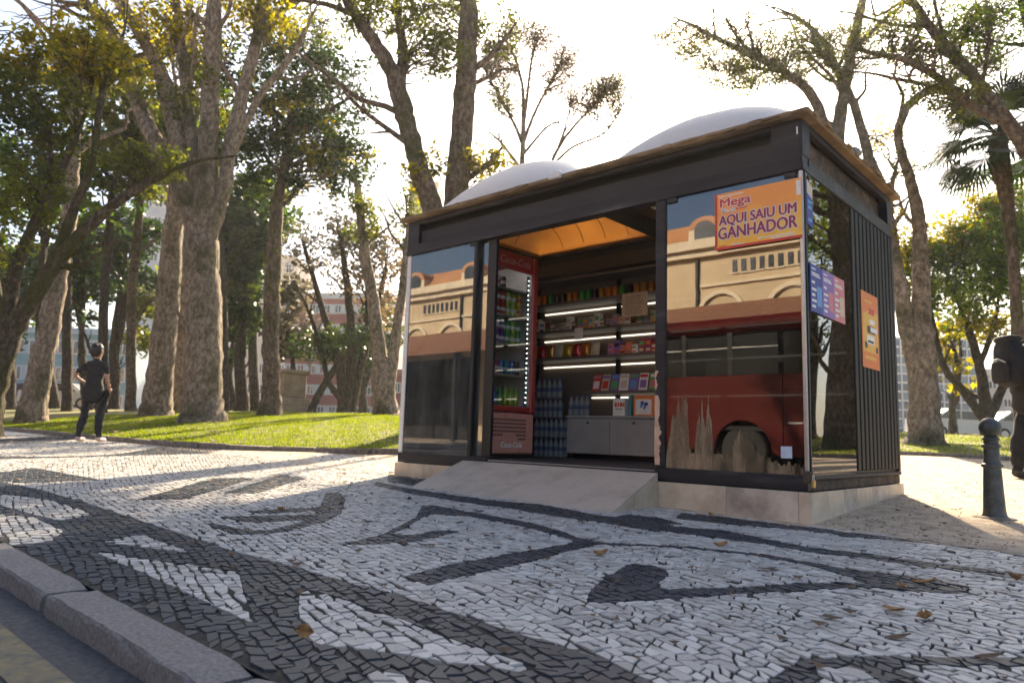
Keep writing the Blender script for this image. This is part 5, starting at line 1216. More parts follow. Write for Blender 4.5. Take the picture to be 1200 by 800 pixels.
# ---- palm
def palm():
    d = 13.0; B = at(1197, 525, d); g = ground(B[0], B[1])
    root = thing('palm_tree', 'fan palm with a slender trunk and drooping spiky fronds', 'tree', (B[0], B[1], g), 'trees in the park')
    T = Tubes(); pts = [np.array([B[0], B[1], g-.1])]+[at(*q, d) for q in ((1194, 430), (1190, 340), (1182, 250), (1172, 190), (1169, 158))]
    r = np.array([15, 14, 13, 14, 22, 18])*.5*d/FPX; S = spline(np.c_[np.array(pts), r], 8); T.add(S[:, :3], S[:, 3]*(1+.06*np.sin(np.arange(len(S))*2.4)), 10, .12); T.build('trunk', BARK['brown'], root)
    top = pts[-1]; LEAFP = LEAF['dark']
    for k in range(44):
        az = k*2.399+random.uniform(-.2, .2); el = random.uniform(-.75, 1.0)
        dr = np.array([math.cos(az)*math.cos(el), math.sin(az)*math.cos(el), math.sin(el)]); ln = random.uniform(.6, .9)
        mid = top+dr*ln; mid[2] -= .08
        mb = MB(); mb.tube([top+dr*.05, (top+mid)/2+np.array([0, 0, .03]), mid], [.014, .011, .008], 5)
        sd = np.cross(dr, [0, 0, 1.]); sd /= np.linalg.norm(sd)+1e-6; up = np.cross(sd, dr)
        V = []; F = []; nf = 22
        for j in range(nf):
            a = (j/(nf-1)-.5)*3.5; l = random.uniform(.62, .78)*(1-.12*abs(a)); q = dr*math.cos(a)+sd*math.sin(a)
            e1 = mid+q*l*.55+up*.02; e2 = mid+q*l-np.array([0, 0, .16*l+random.uniform(0, .12)]); w = .026
            px_ = np.cross(q, up); o_ = len(V)
            V += [mid, e1+px_*w, e1-px_*w, e2]; F += [(o_, o_+1, o_+2), (o_+1, o_+3, o_+2)]
        mb.add(V, F); off = root_loc(root); o = mesh_np('frond', np.array(mb.v), mb.f, LEAFP, root, None, [float(np.clip(random.gauss(.4, .2), 0, 1))]*len(mb.f))
    V = []; 
    return root
palm()
# ------------------------------------------------------------------ buildings across the park
RT = np.array([AH[1], -AH[0], 0.])
def WM(n, c1, c2, **k): return mat_noise(n, c1, c2, .85, .6, bmp=.1, bscale=12, **k)
M['pane_far'] = mat_plain('far_window_glass', (.05, .06, .075), .08, spec=.8); M['frame_far'] = mat_plain('far_window_frame', (.55, .54, .52), .6)
def facade_box(mb, O, u, n, a, b_, c0, c1, z0, z1):
    v = [O+u*x+n*y+np.array([0, 0, z]) for z in (z0, z1) for y in (c0, c1) for x in (a, b_)]
    mb.add(v, [(0, 2, 3, 1), (4, 5, 7, 6), (0, 1, 5, 4), (2, 6, 7, 3), (0, 4, 6, 2), (1, 3, 7, 5)]); return mb
def building(label, px0, px1, pytop, d, floors, cols_, wall, band=None, winw=.55, winh=.5, yaw=0, name='building', z0f=.25, frame=None, roof=None, group=None):
    O = at(px0, 500, d); g = ground(O[0], O[1])-.6; O = np.array([O[0], O[1], g])
    c, s = math.cos(R(yaw)), math.sin(R(yaw)); u = RT*c+AH*s; n = AH*c-RT*s
    W = (px1-px0)*d/FPX; H = at(px0, pytop, d)[2]-g
    root = thing(name, label, 'building', O, group)
    facade_box(MB(), O, u, n, 0, W, 0, 9, 0, H).build('wall', wall, root)
    facade_box(MB(), O, u, n, -.2, W+.2, -.25, 9.2, H+.003, H+.5).build('roof', roof or wall, root)
    fh = H/(floors+z0f); cw = W/cols_
    wme = None; pme = None
    for f in range(floors):
        zb = fh*z0f+fh*f+fh*(1-winh)*.5
        if band is not None: facade_box(MB(), O, u, n, .05, W-.05, -.06, -.003, zb+fh*winh+.05*fh, zb+fh*winh+fh*(1-winh)*.95).build('spandrel', band, root)
        for k in range(cols_):
            a = cw*k+cw*(1-winw)/2; w_ = cw*winw; h_ = fh*winh
            if wme is None:
                q = MB(); t_ = .07
                for (x0, x1, y0, y1) in ((0, w_, 0, t_), (0, w_, h_-t_, h_), (0, t_, t_, h_-t_), (w_-t_, w_, t_, h_-t_), (w_/2-t_/2, w_/2+t_/2, t_, h_-t_)):
                    facade_box(q, np.zeros(3), u, n, x0, x1, -.08, -.004, y0, y1)
                o = q.build('window', frame or M['frame_far'], root); wme = o.data
                q = facade_box(MB(), np.zeros(3), u, n, t_*.5, w_-t_*.5, -.03, -.002, t_*.5, h_-t_*.5); p = q.build('pane', M['pane_far'], root); pme = p.data
                # meshes are relative to the window corner
                for me_ in (wme, pme):
                    co = np.zeros(len(me_.vertices)*3); me_.vertices.foreach_get('co', co); co = co.reshape(-1, 3)+root_loc(root); me_.vertices.foreach_set('co', co.ravel()); me_.update()
                bpy.data.objects.remove(o); bpy.data.objects.remove(p)
            o = bpy.data.objects.new('window', wme); col.objects.link(o); o.parent = root; o.location = Vector(u*a)+Vector((0, 0, zb))
            p = bpy.data.objects.new('pane', pme); col.objects.link(p); p.parent = o
    return root
building('white and brick-red striped apartment block beyond the monument', 328, 452, 350, 60, 6, 9, WM('white_render', (.5, .49, .47), (.62, .61, .6)), WM('brick_red', (.26, .09, .07), (.36, .14, .11)), .62, .42, yaw=-8)
building('low maroon annex at the foot of the striped block', 440, 520, 440, 56, 2, 5, WM('maroon_wall', (.2, .05, .05), (.28, .08, .07)), None, .5, .45, yaw=-8, name='annex')
building('distant beige high-rise tower behind the kiosk roof edge', 466, 500, 215, 130, 14, 4, WM('beige_tower', (.5, .42, .36), (.6, .52, .45)), None, .5, .45, name='tower')
building('tall pale office block behind the mossy limbs', 130, 236, 225, 85, 12, 9, WM('pale_office', (.5, .5, .52), (.62, .62, .64)), WM('grey_band', (.36, .38, .42), (.44, .46, .5)), .7, .45, yaw=6)
building('long low blue-grey shop building across the far street', -120, 140, 385, 62, 3, 15, WM('blue_grey', (.26, .34, .4), (.36, .43, .5)), WM('teal_band', (.12, .24, .27), (.2, .3, .32)), .7, .5)
building('plain cream apartment house in the gap behind the dark evergreens', 236, 330, 300, 95, 8, 8, WM('cream_wall', (.5, .46, .4), (.6, .56, .5)), None, .5, .45)
building('grey concrete office behind the bright broad-crowned tree', 1140, 1290, 440, 52, 4, 9, WM('concrete', (.4, .39, .37), (.5, .48, .46)), None, .6, .5)
# glass office: every pane a piece
O = at(1030, 515, 50); g = ground(O[0], O[1])-.5; O = np.array([O[0], O[1], g])
gb = thing('glass_office', 'office front of blue glass panes in a white grid behind the twisted trunk', 'building', O)
W, H = 118*50/FPX, at(1030, 395, 50)[2]-g
facade_box(MB(), O, RT, AH, 0, W, .3, 8, 0, H).build('wall', WM('office_core', (.12, .13, .15), (.2, .2, .22)), gb)
pm = [mat_plain('office_pane_%d' % i, c, .07, spec=.9) for i, c in enumerate([(.03, .05, .08), (.06, .10, .16), (.12, .17, .22)])]
nx_, nz_ = 12, 12
for i in range(nx_):
    for k in range(nz_):
        facade_box(MB(), O, RT, AH, W*i/nx_+.05, W*(i+1)/nx_-.05, .05, .1, H*k/nz_+.06, H*(k+1)/nz_-.06).build('pane', random.choice(pm), gb)
for i in range(nx_+1): facade_box(MB(), O, RT, AH, W*i/nx_-.05, W*i/nx_+.05, 0, .29, 0, H).build('mullion', M['frame_far'], gb)
for k in range(nz_+1): facade_box(MB(), O, RT, AH, 0, W, .02, .28, H*k/nz_-.058, H*k/nz_+.058).build('transom', M['frame_far'], gb)

# ---- monument, lamp, bollard
B = at(336, 492, 26); g = ground(B[0], B[1])
mo = thing('monument', 'squat weathered stone monument on a stepped base among the trunks', 'monument', (B[0], B[1], g))
st_m = mat_noise('monument_stone', (.22, .17, .12), (.36, .29, .21), .85, 3, bmp=.4, bscale=20)
for nm, w, z0, z1 in (('step', .75, -.1, .22), ('plinth', .58, .221, .5), ('shaft', .44, .501, 1.35), ('cap', .52, 1.351, 1.5)):
    MB().box(B[0]-w, B[0]+w, B[1]-w, B[1]+w, g+z0, g+z1, b=.03).build(nm, st_m, mo)
B = at(200, 487, 25); g = ground(B[0], B[1]); ztop = at(200, 381, 25)[2]
lp = thing('park_lamp', 'park lamp post with a single pale globe beside the leaning trunk', 'lamp', (B[0], B[1], g))
MB().lathe([(.12, -.1), (.12, .15), (.06, .25), (.045, 1.2), (.04, ztop-g-.3), (.07, ztop-g-.28), (.07, ztop-g-.22)], 12, (B[0], B[1], g)).build('post', M['black_plain'], lp, True)
gm = mat_plain('frosted_globe', (.8, .76, .68), .3); a = np.linspace(-1.35, 1.5, 10)
MB().lathe([(max(.02, .24*math.cos(q)), .24*math.sin(q)) for q in a], 16, (B[0], B[1], ztop)).build('globe', gm, lp, True)
B = pix(1166, 607); BH = (607-490)/FPX*(np.dot(B-CAM, AF))
bo = thing('bollard', 'dark green cast-iron bollard with a ball top standing on the sand', 'bollard', B)
k = BH/.72; prof = [(.098, -.05), (.098, .012), (.088, .03), (.083, .06), (.068, .33), (.066, .36), (.078, .365), (.082, .375), (.078, .385), (.066, .392), (.06, .42), (.058, .5), (.07, .505), (.073, .515), (.07, .525), (.056, .53), (.055, .555), (.066, .56), (.068, .568), (.06, .578), (.048, .585)]
mbm = mat_noise('green_black_iron', (.028, .034, .034), (.085, .095, .092), .5, 14, bmp=.3, bscale=60, c3=(.14, .13, .11))
q = MB().lathe([(r_*k*.86, z*k) for r_, z in prof], 24, B); 
o = q.build('shaft', mbm, bo); smooth_by_angle(o, 30)
a = np.linspace(-1.1, 1.5, 12); MB().lathe([(max(.004, .074*k*math.cos(q_)), (.648+.075*math.sin(q_))*k) for q_ in a], 24, B).build('ball_top', mbm, bo, True)
MB().lathe([(.13, -.05), (.13, .006), (.11, .014)], 20, B).build('foot_collar', M['granite_dark'], bo)

# ---- parked cars along the far street
def car(px, d, colr, label, yaw=0, py=490):
    P = at(px, py, d); g = ground(P[0], P[1])
    root = thing('parked_car', label, 'car', (P[0], P[1], g), 'cars parked at the edge of the park')
    cm = mat_plain('paint_'+label[:14].replace(' ', '_'), colr, .25, coat=.6); gl = M['pane_far']; bk = M['black_plain']
    body = [(-2.1, .35), (-1.9, .28), (1.95, .28), (2.12, .38), (2.1, .62), (1.9, .78), (1.1, .9), (.5, 1.38), (-.9, 1.42), (-1.6, .98), (-2.05, .92)]
    parts = []
    o = MB().prism(body, -.82, .82, 'y'); o.build('body', cm, None); parts.append(bpy.context.scene.collection.objects[-1])
    for s_ in (-1, 1):
        MB().prism([(.95, .93), (.42, 1.33), (-.2, 1.35), (-.2, .95)], s_*.823, s_*.84, 'y').build('side_window', gl); parts.append(col.objects[-1])
        MB().prism([(-.28, .96), (-.28, 1.36), (-.85, 1.36), (-1.35, 1.0)], s_*.823, s_*.84, 'y').build('side_window', gl); parts.append(col.objects[-1])
        for x in (-1.3, 1.3):
            q = MB().lathe([(.31, 0), (.31, .18)], 18); q.v = [(x+v[0], s_*.7+v[2]*s_, .31+v[1]) for v in q.v]; q.build('wheel', bk); w_ = col.objects[-1]; parts.append(w_)
            q = MB().lathe([(.19, 0), (.17, .02)], 14); q.v = [(x+v[0], s_*(.881+v[2]), .31+v[1]) for v in q.v]; q.build('rim', M['alu']); r_ = col.objects[-1]; r_.parent = w_
        MB().box(2.06, 2.13, s_*.55, s_*.75, .55, .68, b=.01).build('headlight', INK['white']); parts.append(col.objects[-1])
    MB().prism([(1.13, .92), (.53, 1.38), (.545, 1.4), (1.16, .925)], -.7, .7, 'y').build('windscreen', gl); parts.append(col.objects[-1])
    for p in parts: p.parent = root
    root.rotation_euler = (0, 0, math.atan2(RT[1], RT[0])+R(yaw))
    return root
car(74, 40, (.6, .6, .62), 'white parked car glimpsed past the walking woman', 4, 489)
car(20, 41, (.08, .12, .3), 'dark blue parked car behind the pale forked tree', 184, 489)
car(1120, 36, (.62, .62, .62), 'white parked car below the glass office front', 4, 521)
car(1192, 36, (.35, .36, .38), 'silver parked car behind the bollard beyond the lawn', 4, 521)

# ------------------------------------------------------------------ the other side of the street (seen in the kiosk's panes)
def far_h(x): return float(gz(np.array(x), np.array(-4.2)))-.02
st = thing('station_building', 'long beige building with arches, a tiled canopy and a copper-coloured mansard roof', 'building', (-20, -22, 0))
beige = mat_noise('beige_wall', (.52, .41, .27), (.62, .5, .34), .85, .7, bmp=.1, bscale=8); copper = mat_noise('copper_roof', (.42, .19, .08), (.55, .27, .12), .6, .8, bmp=.2, bscale=6); cream = mat_noise('cream_cornice', (.64, .55, .42), (.74, .65, .5), .8, 2)
tilem = mat_noise('brown_roof_tile', (.16, .07, .04), (.27, .13, .08), .85, 5, bmp=.3, bscale=20)
YB = -22.0; XA, XZ = -62., 6.
sb = lambda name, mat, *a, b=0: MB().box(*a, b=b).build(name, mat, st)
sb('wall', beige, XA, XZ, YB-12, YB, -.6, 8.4); sb('cornice', cream, XA-.2, XZ+.2, YB-.1, YB+.45, 8.4, 8.78); sb('cornice', cream, XA-.1, XZ+.1, YB-.1, YB+.25, 8.1, 8.39)
rf = MB().prism([(YB+.1, 8.79), (YB-1.2, 9.95), (YB-10.8, 9.95), (YB-12, 8.79)], XA, XZ, 'x').build('roof', copper, st)
for x in np.arange(-58, 5, 4.6):
    dm = MB().box(x-.75, x+.75, YB-1.2, YB+.02, 8.8, 9.35).build('dormer', cream, rf)
    a_ = np.linspace(0, math.pi, 9); MB().prism([(x-.75, 9.35)]+[(x-.75*math.cos(q), 9.35+.5*math.sin(q)) for q in a_][1:], YB-1.2, YB+.05, 'y').build('dormer_head', copper, dm)
    MB().prism([(x-.45, 8.9), (x+.45, 8.9)]+[(x+.45*math.cos(q), 9.3+.35*math.sin(q)) for q in a_], YB+.06, YB+.09, 'y').build('pane', mat_glass_far if False else M['pane_far'], dm)
for x0 in np.arange(-58, 4, 9.4):
    for k in range(8):
        x = x0+.3+k*.37*1.0; w = MB().box(x-.1, x+.1, YB+.003, YB+.03, 7.3, 7.8).build('window', M['pane_far'], st)
        MB().box(x-.16, x+.16, YB+.004, YB+.06, 7.24, 7.295).build('sill', cream, w)
    sb('string_course', cream, x0-1.2, x0+4.6, YB+.004, YB+.10, 6.85, 6.95)
    sb('pilaster', beige, x0+4.9, x0+5.3, YB+.003, YB+.15, .0, 8.09)
    for xc in (x0-.3, x0+2.6):
        a_ = np.linspace(0, math.pi, 13); ou = [(xc+1.05*math.cos(q), 5.6+1.05*math.sin(q)) for q in a_]; inn = [(xc+.88*math.cos(q), 5.6+.88*math.sin(q)) for q in a_][::-1]
        V = [(p[0], yy, p[1]) for yy in (YB+.003, YB+.13) for p in ou+inn]; n = len(ou); F = []
        mb = MB()
        for i in range(n-1):
            j, k2 = 2*n-1-i, 2*n-2-i; F += [(2*n+i, 2*n+i+1, 2*n+k2, 2*n+j), (i, i+1, 2*n+i+1, 2*n+i), (j, k2, 2*n+k2, 2*n+j)]
        mb.add(V, F).build('arch', cream, st)
for x in np.arange(-58, 5, 4.7): sb('downpipe', M['black_plain'], x+3.3, x+3.42, YB+.003, YB+.12, 0, 8.0)
# tiled canopy over the pavement
cn = thing('tiled_canopy', 'low brown tiled canopy along the foot of the beige building', 'canopy', (-20, -19, 0))
MB().prism([(YB+.2, 5.75), (YB+.2, 6.0), (YB+4.6, 4.36), (YB+4.6, 4.2)], XA, XZ, 'x').build('roof', tilem, cn)
for j in range(12):
    y = YB+.22+j*.36; z = 6.0-(y-YB-.2)*.3727; MB().prism([(y, z+.003), (y+.365, z-.131), (y+.365, z-.085), (y, z+.04)], XA+.05, XZ-.05, 'x').build('tile_course', tilem, cn)
for x in np.arange(-60, 5, 4.2): MB().box(x-.09, x+.09, YB+4.2, YB+4.38, -.5, 4.3).build('post', M['black_plain'], cn)
sb('shop_front', mat_plain('dim_shop_front', (.010, .009, .009), .9), XA+1, XZ-1, YB+.003, YB+.02, .1, 4.6)

# ---- the red bus
by = -9.4; bz = road_z(-6, by); bx0, bx1 = -11.6, -2.2
bus = thing('city_bus', 'red city bus with dark windows standing on the far lane of the street', 'bus', ((bx0+bx1)/2, by-1.25, bz))
red = mat_plain('shaded_bus_red', (.075, .004, .003), .5, spec=.15); dkg = mat_plain('bus_window', (.006, .006, .007), .1, spec=.25); rub = mat_plain('tyre_rubber', (.02, .02, .02), .8)  # the red is darkened: shade on the bus is put into its colour
bb = lambda name, mat, *a, b=.01, parent=None: MB().box(*a, b=b).build(name, mat, parent or bus)
def arch_panel(x0, x1, wheels, y0, y1, zb, zt, r):
    pts = [(x0, zt), (x0, zb)]
    for w in wheels:
        a_ = np.linspace(math.pi, 0, 13); zc = bz+.5; 
        pts += [(w+r*math.cos(q), max(zb, zc+r*math.sin(q))) for q in a_]
    pts += [(x1, zb), (x1, zt)]
    return MB().prism(pts, y0, y1, 'y')
wx = [-4.75, -9.9]
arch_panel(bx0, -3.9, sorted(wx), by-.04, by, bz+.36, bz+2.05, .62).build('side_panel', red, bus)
bb('body_core', M['black_plain'], bx0+.05, bx1-.05, by-2.45, by-.75, bz+.4, bz+3.2)
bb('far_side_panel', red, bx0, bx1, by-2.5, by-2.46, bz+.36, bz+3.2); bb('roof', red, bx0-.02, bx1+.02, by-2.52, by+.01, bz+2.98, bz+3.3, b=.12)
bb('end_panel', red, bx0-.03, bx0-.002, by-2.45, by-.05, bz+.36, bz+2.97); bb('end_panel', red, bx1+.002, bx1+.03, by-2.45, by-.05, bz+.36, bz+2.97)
bb('interior_floor', M['black_plain'], bx0+.06, bx1-.06, by-.74, by-.05, bz+.9, bz+1.0)
nw = 7; ww = (-3.9-bx0-.1)/nw
for k in range(nw):
    a_ = bx0+.08+k*ww; bb('window', dkg, a_+.06, a_+ww-.06, by-.035, by-.015, bz+2.06, bz+2.9, b=0); bb('pillar', M['black_plain'], a_-.05, a_+.05, by-.03, by-.004, bz+2.055, bz+2.97, b=0)
    bb('window_rail', M['alu'], a_+.06, a_+ww-.06, by-.014, by-.006, bz+2.62, bz+2.645, b=0)
    bb('seat', mat_plain('seat_grey%d' % k, (.2, .2, .22), .7), a_+.3, a_+.75, by-.7, by-.3, bz+1.2, bz+2.25)
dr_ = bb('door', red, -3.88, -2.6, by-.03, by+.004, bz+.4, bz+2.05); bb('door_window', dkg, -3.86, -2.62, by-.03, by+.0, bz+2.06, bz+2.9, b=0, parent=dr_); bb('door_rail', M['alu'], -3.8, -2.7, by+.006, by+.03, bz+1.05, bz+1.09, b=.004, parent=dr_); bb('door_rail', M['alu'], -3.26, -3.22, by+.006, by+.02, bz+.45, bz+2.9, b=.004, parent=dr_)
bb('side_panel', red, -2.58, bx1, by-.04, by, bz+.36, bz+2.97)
bb('destination_sign', dkg, -8.2, -6.6, by-.003, by+.01, bz+2.99, bz+3.15, b=0)
for x in wx:
    for yy in (by-.33, by-2.4):
        q = MB().lathe([(.3, 0), (.47, .01), (.5, .05), (.5, .23), (.47, .27), (.3, .28)], 24); q.v = [(x+v[0], yy+v[2], bz+.5+v[1]) for v in q.v]; w_ = q.build('wheel', rub, bus)
        q = MB().lathe([(.29, 0), (.27, .04), (.1, .06), (.09, .1)], 18); q.v = [(x+v[0], yy+.281+v[2], bz+.5+v[1]) for v in q.v]; q.build('hub', rub, w_)

# ------------------------------------------------------------------ people
def skin_body(name, joints, edges, root, mats, pick, sub=2):
    names = list(joints); idx = {n: i for i, n in enumerate(names)}
    me = bpy.data.meshes.new(name); me.from_pydata([joints[n][0] for n in names], [(idx[a], idx[b]) for a, b in edges], [])
    ob = bpy.data.objects.new(name, me); col.objects.link(ob)
    ob.modifiers.new('skin', 'SKIN').use_smooth_shade = True
    sv = me.skin_vertices[0].data
    for n in names:
        r = joints[n][1]; sv[idx[n]].radius = r if isinstance(r, tuple) else (r, r)
    sv[idx['pelvis']].use_root = True
    s = ob.modifiers.new('sub', 'SUBSURF'); s.levels = sub; s.render_levels = sub
    dg = bpy.context.evaluated_depsgraph_get(); dg.update()
    m2 = bpy.data.meshes.new_from_object(ob.evaluated_get(dg)); bpy.data.objects.remove(ob)
    o = bpy.data.objects.new(name, m2); col.objects.link(o); o.parent = root
    m2.materials.clear()
    for m in mats: m2.materials.append(m)
    for v in m2.vertices:                                   # folds in the cloth
        c_ = v.co
        if c_.z < 1.42: v.co += v.normal*(.006*math.sin(38*c_.z+9*c_.x+14*math.sin(11*c_.x+7*c_.y))+.004*math.sin(61*c_.z-23*c_.y))*(1 if .1 < c_.z else 0)
    for p in m2.polygons: p.use_smooth = True; p.material_index = pick(p.center)
    return o
def hand(J, E, tag_, wrist, dirn, side, curl):
    """palm and five fingers hanging from the wrist"""
    d = np.array(dirn, float); d /= np.linalg.norm(d); sd = np.array(side, float); sd -= d*(sd@d); sd /= np.linalg.norm(sd); nm = np.cross(d, sd); w = np.array(wrist)
    J[tag_+'palm'] = (w+d*.05, (.034, .016)); E.append((tag_+'wr', tag_+'palm'))
    for k, (off, ln) in enumerate(((-.027, .062), (-.009, .074), (.009, .07), (.026, .055))):
        a = w+d*.095+sd*off; b = a+d*ln*.55+nm*curl*.3*ln; c_ = b+d*ln*.4+nm*curl*.7*ln
        J[tag_+'k%d' % k] = (a, .0095); J[tag_+'m%d' % k] = (b, .0085); J[tag_+'t%d' % k] = (c_, .007)
        E += [(tag_+'palm', tag_+'k%d' % k), (tag_+'k%d' % k, tag_+'m%d' % k), (tag_+'m%d' % k, tag_+'t%d' % k)]
    J[tag_+'th'] = (w+d*.045-sd*.045+nm*.01, .011); J[tag_+'tt'] = (w+d*.08-sd*.055+nm*.02, .009); E += [(tag_+'palm', tag_+'th'), (tag_+'th', tag_+'tt')]
SKIN = mat_plain('skin', (.45, .25, .17), .5); BLK = mat_noise('black_cloth', (.008, .008, .01), (.018, .018, .022), .85, 20, bmp=.2, bscale=150); SHOE = mat_plain('pink_grey_shoe', (.5, .38, .36), .7); HAIR = mat_noise('dark_hair', (.008, .007, .006), (.02, .017, .014), .55, 60, bmp=.4, bscale=200, stretch=(1, 1, .2)); DKS = mat_plain('dark_shoe', (.03, .028, .026), .6)
TRO = mat_noise('dark_grey_trousers', (.006, .007, .009), (.018, .018, .022), .9, 12, bmp=.2, bscale=120)
def person(label, P, rz, J, E, pick, mats, face_y=1, hair_back=True):
    root = thing('person', label, 'person', P); body = skin_body('body', J, E, root, mats, pick)
    hx, hy, hz = np.array(J['head'][0]); a = np.linspace(-1.3, 1.5, 12)
    q = MB().lathe([(max(.004, .108*math.cos(t_)), .13*math.sin(t_)) for t_ in a], 16); V = []
    for v in q.v:
        V.append((hx+v[0]*.93, hy-.03+(v[1] if v[2] > .02 else (v[1]-.05)*.75), hz+.02+v[2]))
    q.v = V; h = q.build('hair', HAIR, None, True); h.parent = root
    for s_ in (-1, 1):
        q = MB().lathe([(.004, -.03), (.016, -.015), (.018, .01), (.006, .03)], 8); q.v = [(hx+s_*.088+v[0]*.5, hy+v[1], hz-.01+v[2]) for v in q.v]; e_ = q.build('ear', SKIN); e_.parent = root
        q = MB().lathe([(.003, -.009), (.011, 0), (.003, .009)], 8); q.v = [(hx+s_*.032+v[0], hy+.088+v[1]*.5, hz+.008+v[2]*.7) for v in q.v]; e_ = q.build('eye', INK['white']); e_.parent = root
    q = MB().lathe([(.012, -.02), (.014, -.01), (.005, .03)], 8); q.v = [(hx+v[0], hy+.095+v[1], hz-.02+v[2]) for v in q.v]; e_ = q.build('nose', SKIN); e_.parent = root
    q = MB().box(-.022, .022, -.004, .004, -.004, .004, b=.002); q.v = [(hx+v[0], hy+.086+v[1], hz-.062+v[2]) for v in q.v]; e_ = q.build('mouth', mat_plain('lip', (.4, .16, .13), .5)); e_.parent = root
    root.rotation_euler = (0, 0, rz); return root, body
def base_joints(h=1.0, stride=.12, hipw=.085):
    J = {'pelvis': ((0, 0, .96), (.165, .125)), 'crotch': ((0, 0, .855), (.18, .13)), 'waist': ((0, .0, 1.08), (.128, .105)), 'chest': ((0, .0, 1.25), (.185, .125)), 'neckb': ((0, -.005, 1.385), (.075, .06)), 'neck': ((0, .0, 1.44), .052), 'jaw': ((0, .02, 1.50), (.066, .075)), 'head': ((0, .012, 1.565), (.082, .094)), 'crown': ((0, .005, 1.62), (.062, .07))}
    E = [('pelvis', 'crotch'), ('pelvis', 'waist'), ('waist', 'chest'), ('chest', 'neckb'), ('neckb', 'neck'), ('neck', 'jaw'), ('jaw', 'head'), ('head', 'crown')]
    for s, n in ((-1, 'l'), (1, 'r')):
        fy = s*stride
        J[n+'hip'] = ((s*hipw, 0, .755), .105); J[n+'th'] = ((s*(hipw+.01), fy*.25+.01, .64), .1); J[n+'kn'] = ((s*(hipw+.012), fy*.55+.02, .47), .075); J[n+'ca'] = ((s*(hipw+.02), fy*.75-.01, .32), .075); J[n+'an'] = ((s*(hipw+.03), fy-.01, .085), .048); J[n+'he'] = ((s*(hipw+.03), fy-.04, .045), (.05, .045)); J[n+'to'] = ((s*(hipw+.045), fy+.15, .036), (.052, .036))
        E += [('crotch', n+'hip'), (n+'hip', n+'th'), (n+'th', n+'kn'), (n+'kn', n+'ca'), (n+'ca', n+'an'), (n+'an', n+'he'), (n+'he', n+'to')]
        J[n+'sh'] = ((s*.165, 0, 1.335), .062); E.append(('chest', n+'sh'))
    return J, E
# woman walking away, hands at her hips
J, E = base_joints(stride=.10)
for s, n, el, wr in ((-1, 'l', (-.325, -.10, 1.13), (-.205, .03, 1.0)), (1, 'r', (.27, -.08, 1.10), (.215, .09, .93))):
    J[n+'ua'] = ((s*.215+(-.03 if s < 0 else 0.01), -.03, 1.25), .05); J[n+'el'] = (el, .038); J[n+'wr'] = (wr, .026); E += [(n+'sh', n+'ua'), (n+'ua', n+'el'), (n+'el', n+'wr')]
    hand(J, E, n, wr, np.array(wr)-np.array(el)+np.array([0, .05, -.03]), (0, .3, -1), .5)
def pick_w(c):
    if c[2] < .075: return 2
    if c[2] > 1.43: return 1
    if abs(c[0]) > .2 and c[2] < 1.17: return 1
    return 0
Pw = pix(104, 514.5); Pw = CAM+(ray(104, 515))*12.55; Pw = np.array([Pw[0], Pw[1], float(gz(Pw[0], Pw[1]))])
yaw_away = math.atan2(-AH[0], AH[1])
w_, wb = person('person in black T-shirt and leggings walking away with hands on hips', Pw, yaw_away-.12, J, E, pick_w, [BLK, SKIN, SHOE])
hb = MB().lathe([(.01, -.055), (.05, -.03), (.06, 0), (.045, .035), (.01, .05)], 12); hd = J['head'][0]; hb.v = [(v[0], -.085+v[1], 1.655+v[2]*.9) for v in hb.v]; o = hb.build('hair_bun', HAIR, None, True); o.parent = w_
# man with a rucksack stepping out of the picture
J, E = base_joints(stride=.05)
for s, n, el, wr in ((-1, 'l', (-.235, -.06, 1.10), (-.21, .09, .90)), (1, 'r', (.235, -.05, 1.10), (.21, .1, .90))):
    J[n+'ua'] = ((s*.21, -.02, 1.23), .06); J[n+'el'] = (el, .05); J[n+'wr'] = (wr, .03); E += [(n+'sh', n+'ua'), (n+'ua', n+'el'), (n+'el', n+'wr')]
    hand(J, E, n, wr, np.array(wr)-np.array(el), (0, 1, .2), .5)
for n in list(J):
    if n[-2:] in ('hip', 'th', 'kn', 'ca', 'an') and n[0] in 'lr' and n[1:] in ('hip', 'th', 'kn', 'ca', 'an'): J[n] = (J[n][0], (J[n][1] if not isinstance(J[n][1], tuple) else J[n][1][0])*1.15)
for n in ('neck', 'jaw', 'head', 'crown', 'neckb'):
    p_ = J[n][0]; J[n] = ((p_[0], p_[1]+.13+(p_[2]-1.4)*.3, p_[2]-.02), J[n][1])
J['chest'] = ((0, .04, 1.24), (.2, .15)); J['waist'] = (J['waist'][0], (.17, .135))
def pick_m(c):
    if c[2] < .085: return 3
    if c[2] > 1.42: return 1
    if c[2] < .93 and abs(c[0]) > .17 and c[2] > .6: return 1
    return 2 if c[2] < .93 else 0
Pm = at(1210, 557, 8.0); Pm = np.array([Pm[0], Pm[1], ground(Pm[0], Pm[1])])
m_, mb_ = person('person in dark jacket and trousers carrying a black rucksack', Pm, yaw_away-1.5, J, E, pick_m, [BLK, SKIN, TRO, DKS])
m_.scale = (1.08, 1.08, 1.08)
rs = thing('rucksack', 'bulging black rucksack on the back of the person by the bollard', 'bag', Pm); rs.rotation_euler = m_.rotation_euler; rs.scale = m_.scale
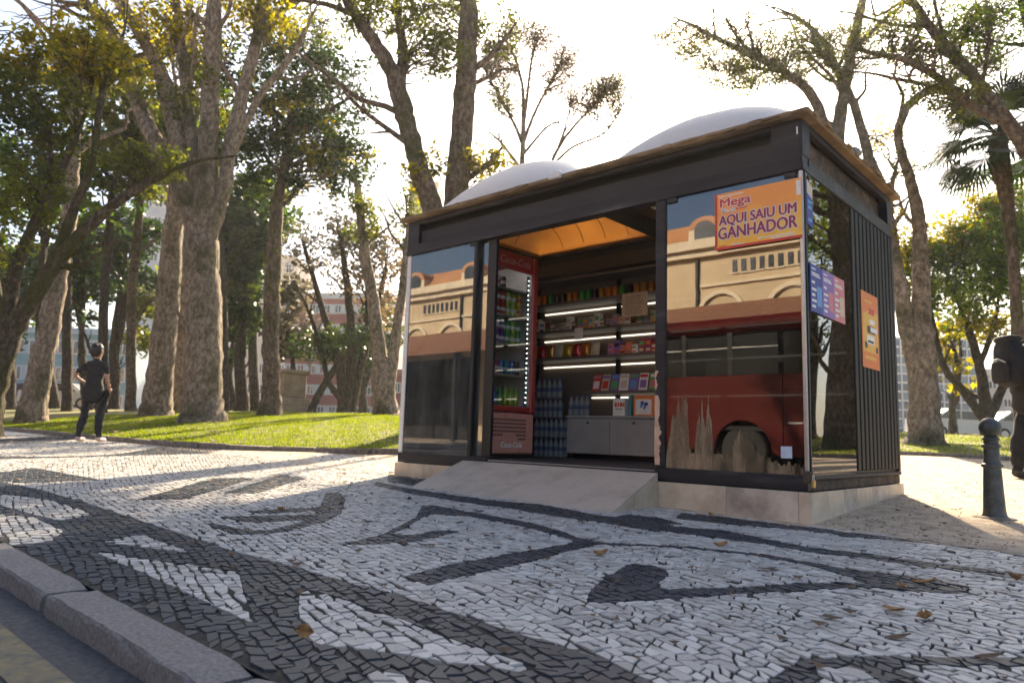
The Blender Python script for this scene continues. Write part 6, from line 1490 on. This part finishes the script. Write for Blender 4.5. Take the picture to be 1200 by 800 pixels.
def blob(w, d_, h, c_, n=14, e=2.6):
    mb = MB(); V = []; F = []; m2 = 10
    for j in range(m2+1):
        ph = -math.pi/2+math.pi*j/m2
        for i in range(n):
            t_ = 2*math.pi*i/n; sg = lambda v: math.copysign(abs(v)**(2/e), v)
            V.append((c_[0]+w*sg(math.cos(ph))*sg(math.cos(t_)), c_[1]+d_*sg(math.cos(ph))*sg(math.sin(t_)), c_[2]+h*sg(math.sin(ph))))
    for j in range(m2):
        for i in range(n): F.append((j*n+i, j*n+(i+1) % n, (j+1)*n+(i+1) % n, (j+1)*n+i))
    return mb.add(V, F)
RUCK = mat_noise('rucksack_nylon', (.005, .005, .006), (.013, .013, .015), .85, 16, bmp=.3, bscale=90)
o = blob(.155, .085, .25, (0, -.185, 1.18), 20, 3.6).build('main_bag', RUCK, None, True); o.parent = rs
o = blob(.12, .03, .12, (0, -.275, 1.08), 20, 4.0).build('front_pocket', RUCK, None, True); o.parent = rs
o = blob(.135, .085, .04, (0, -.185, 1.42), 20, 3.2).build('top_flap', RUCK, None, True); o.parent = rs
o = MB().tube([(-.12, -.3, 1.2), (0, -.302, 1.215), (.1, -.3, 1.17)], .006, 6).build('zip', M['alu']); o.parent = rs
for s_ in (-1, 1):
    o = MB().tube([(s_*.09, -.15, 1.36), (s_*.1, -.03, 1.415), (s_*.12, .10, 1.36), (s_*.14, .13, 1.2), (s_*.15, .0, 1.02), (s_*.13, -.14, 1.0)], .018, 8).build('strap', RUCK); o.parent = rs

# ------------------------------------------------------------------ the air: thin haze lit from behind
hz = MB().box(-760, 760, -760, 760, -16, 26)
hm = bpy.data.materials.new('thin_haze'); hm.use_nodes = True; ht = hm.node_tree; ht.nodes.remove(ht.nodes['Principled BSDF'])
pv_ = ht.nodes.new('ShaderNodeVolumePrincipled'); pv_.inputs['Color'].default_value = (.92, .93, .95, 1); pv_.inputs['Density'].default_value = .0005; pv_.inputs['Anisotropy'].default_value = .5
ht.links.new(pv_.outputs[0], ht.nodes['Material Output'].inputs['Volume'])
o = hz.build('haze', hm); tag(o, 'thin sunlit haze hanging between the park trees', 'haze', kind='stuff')
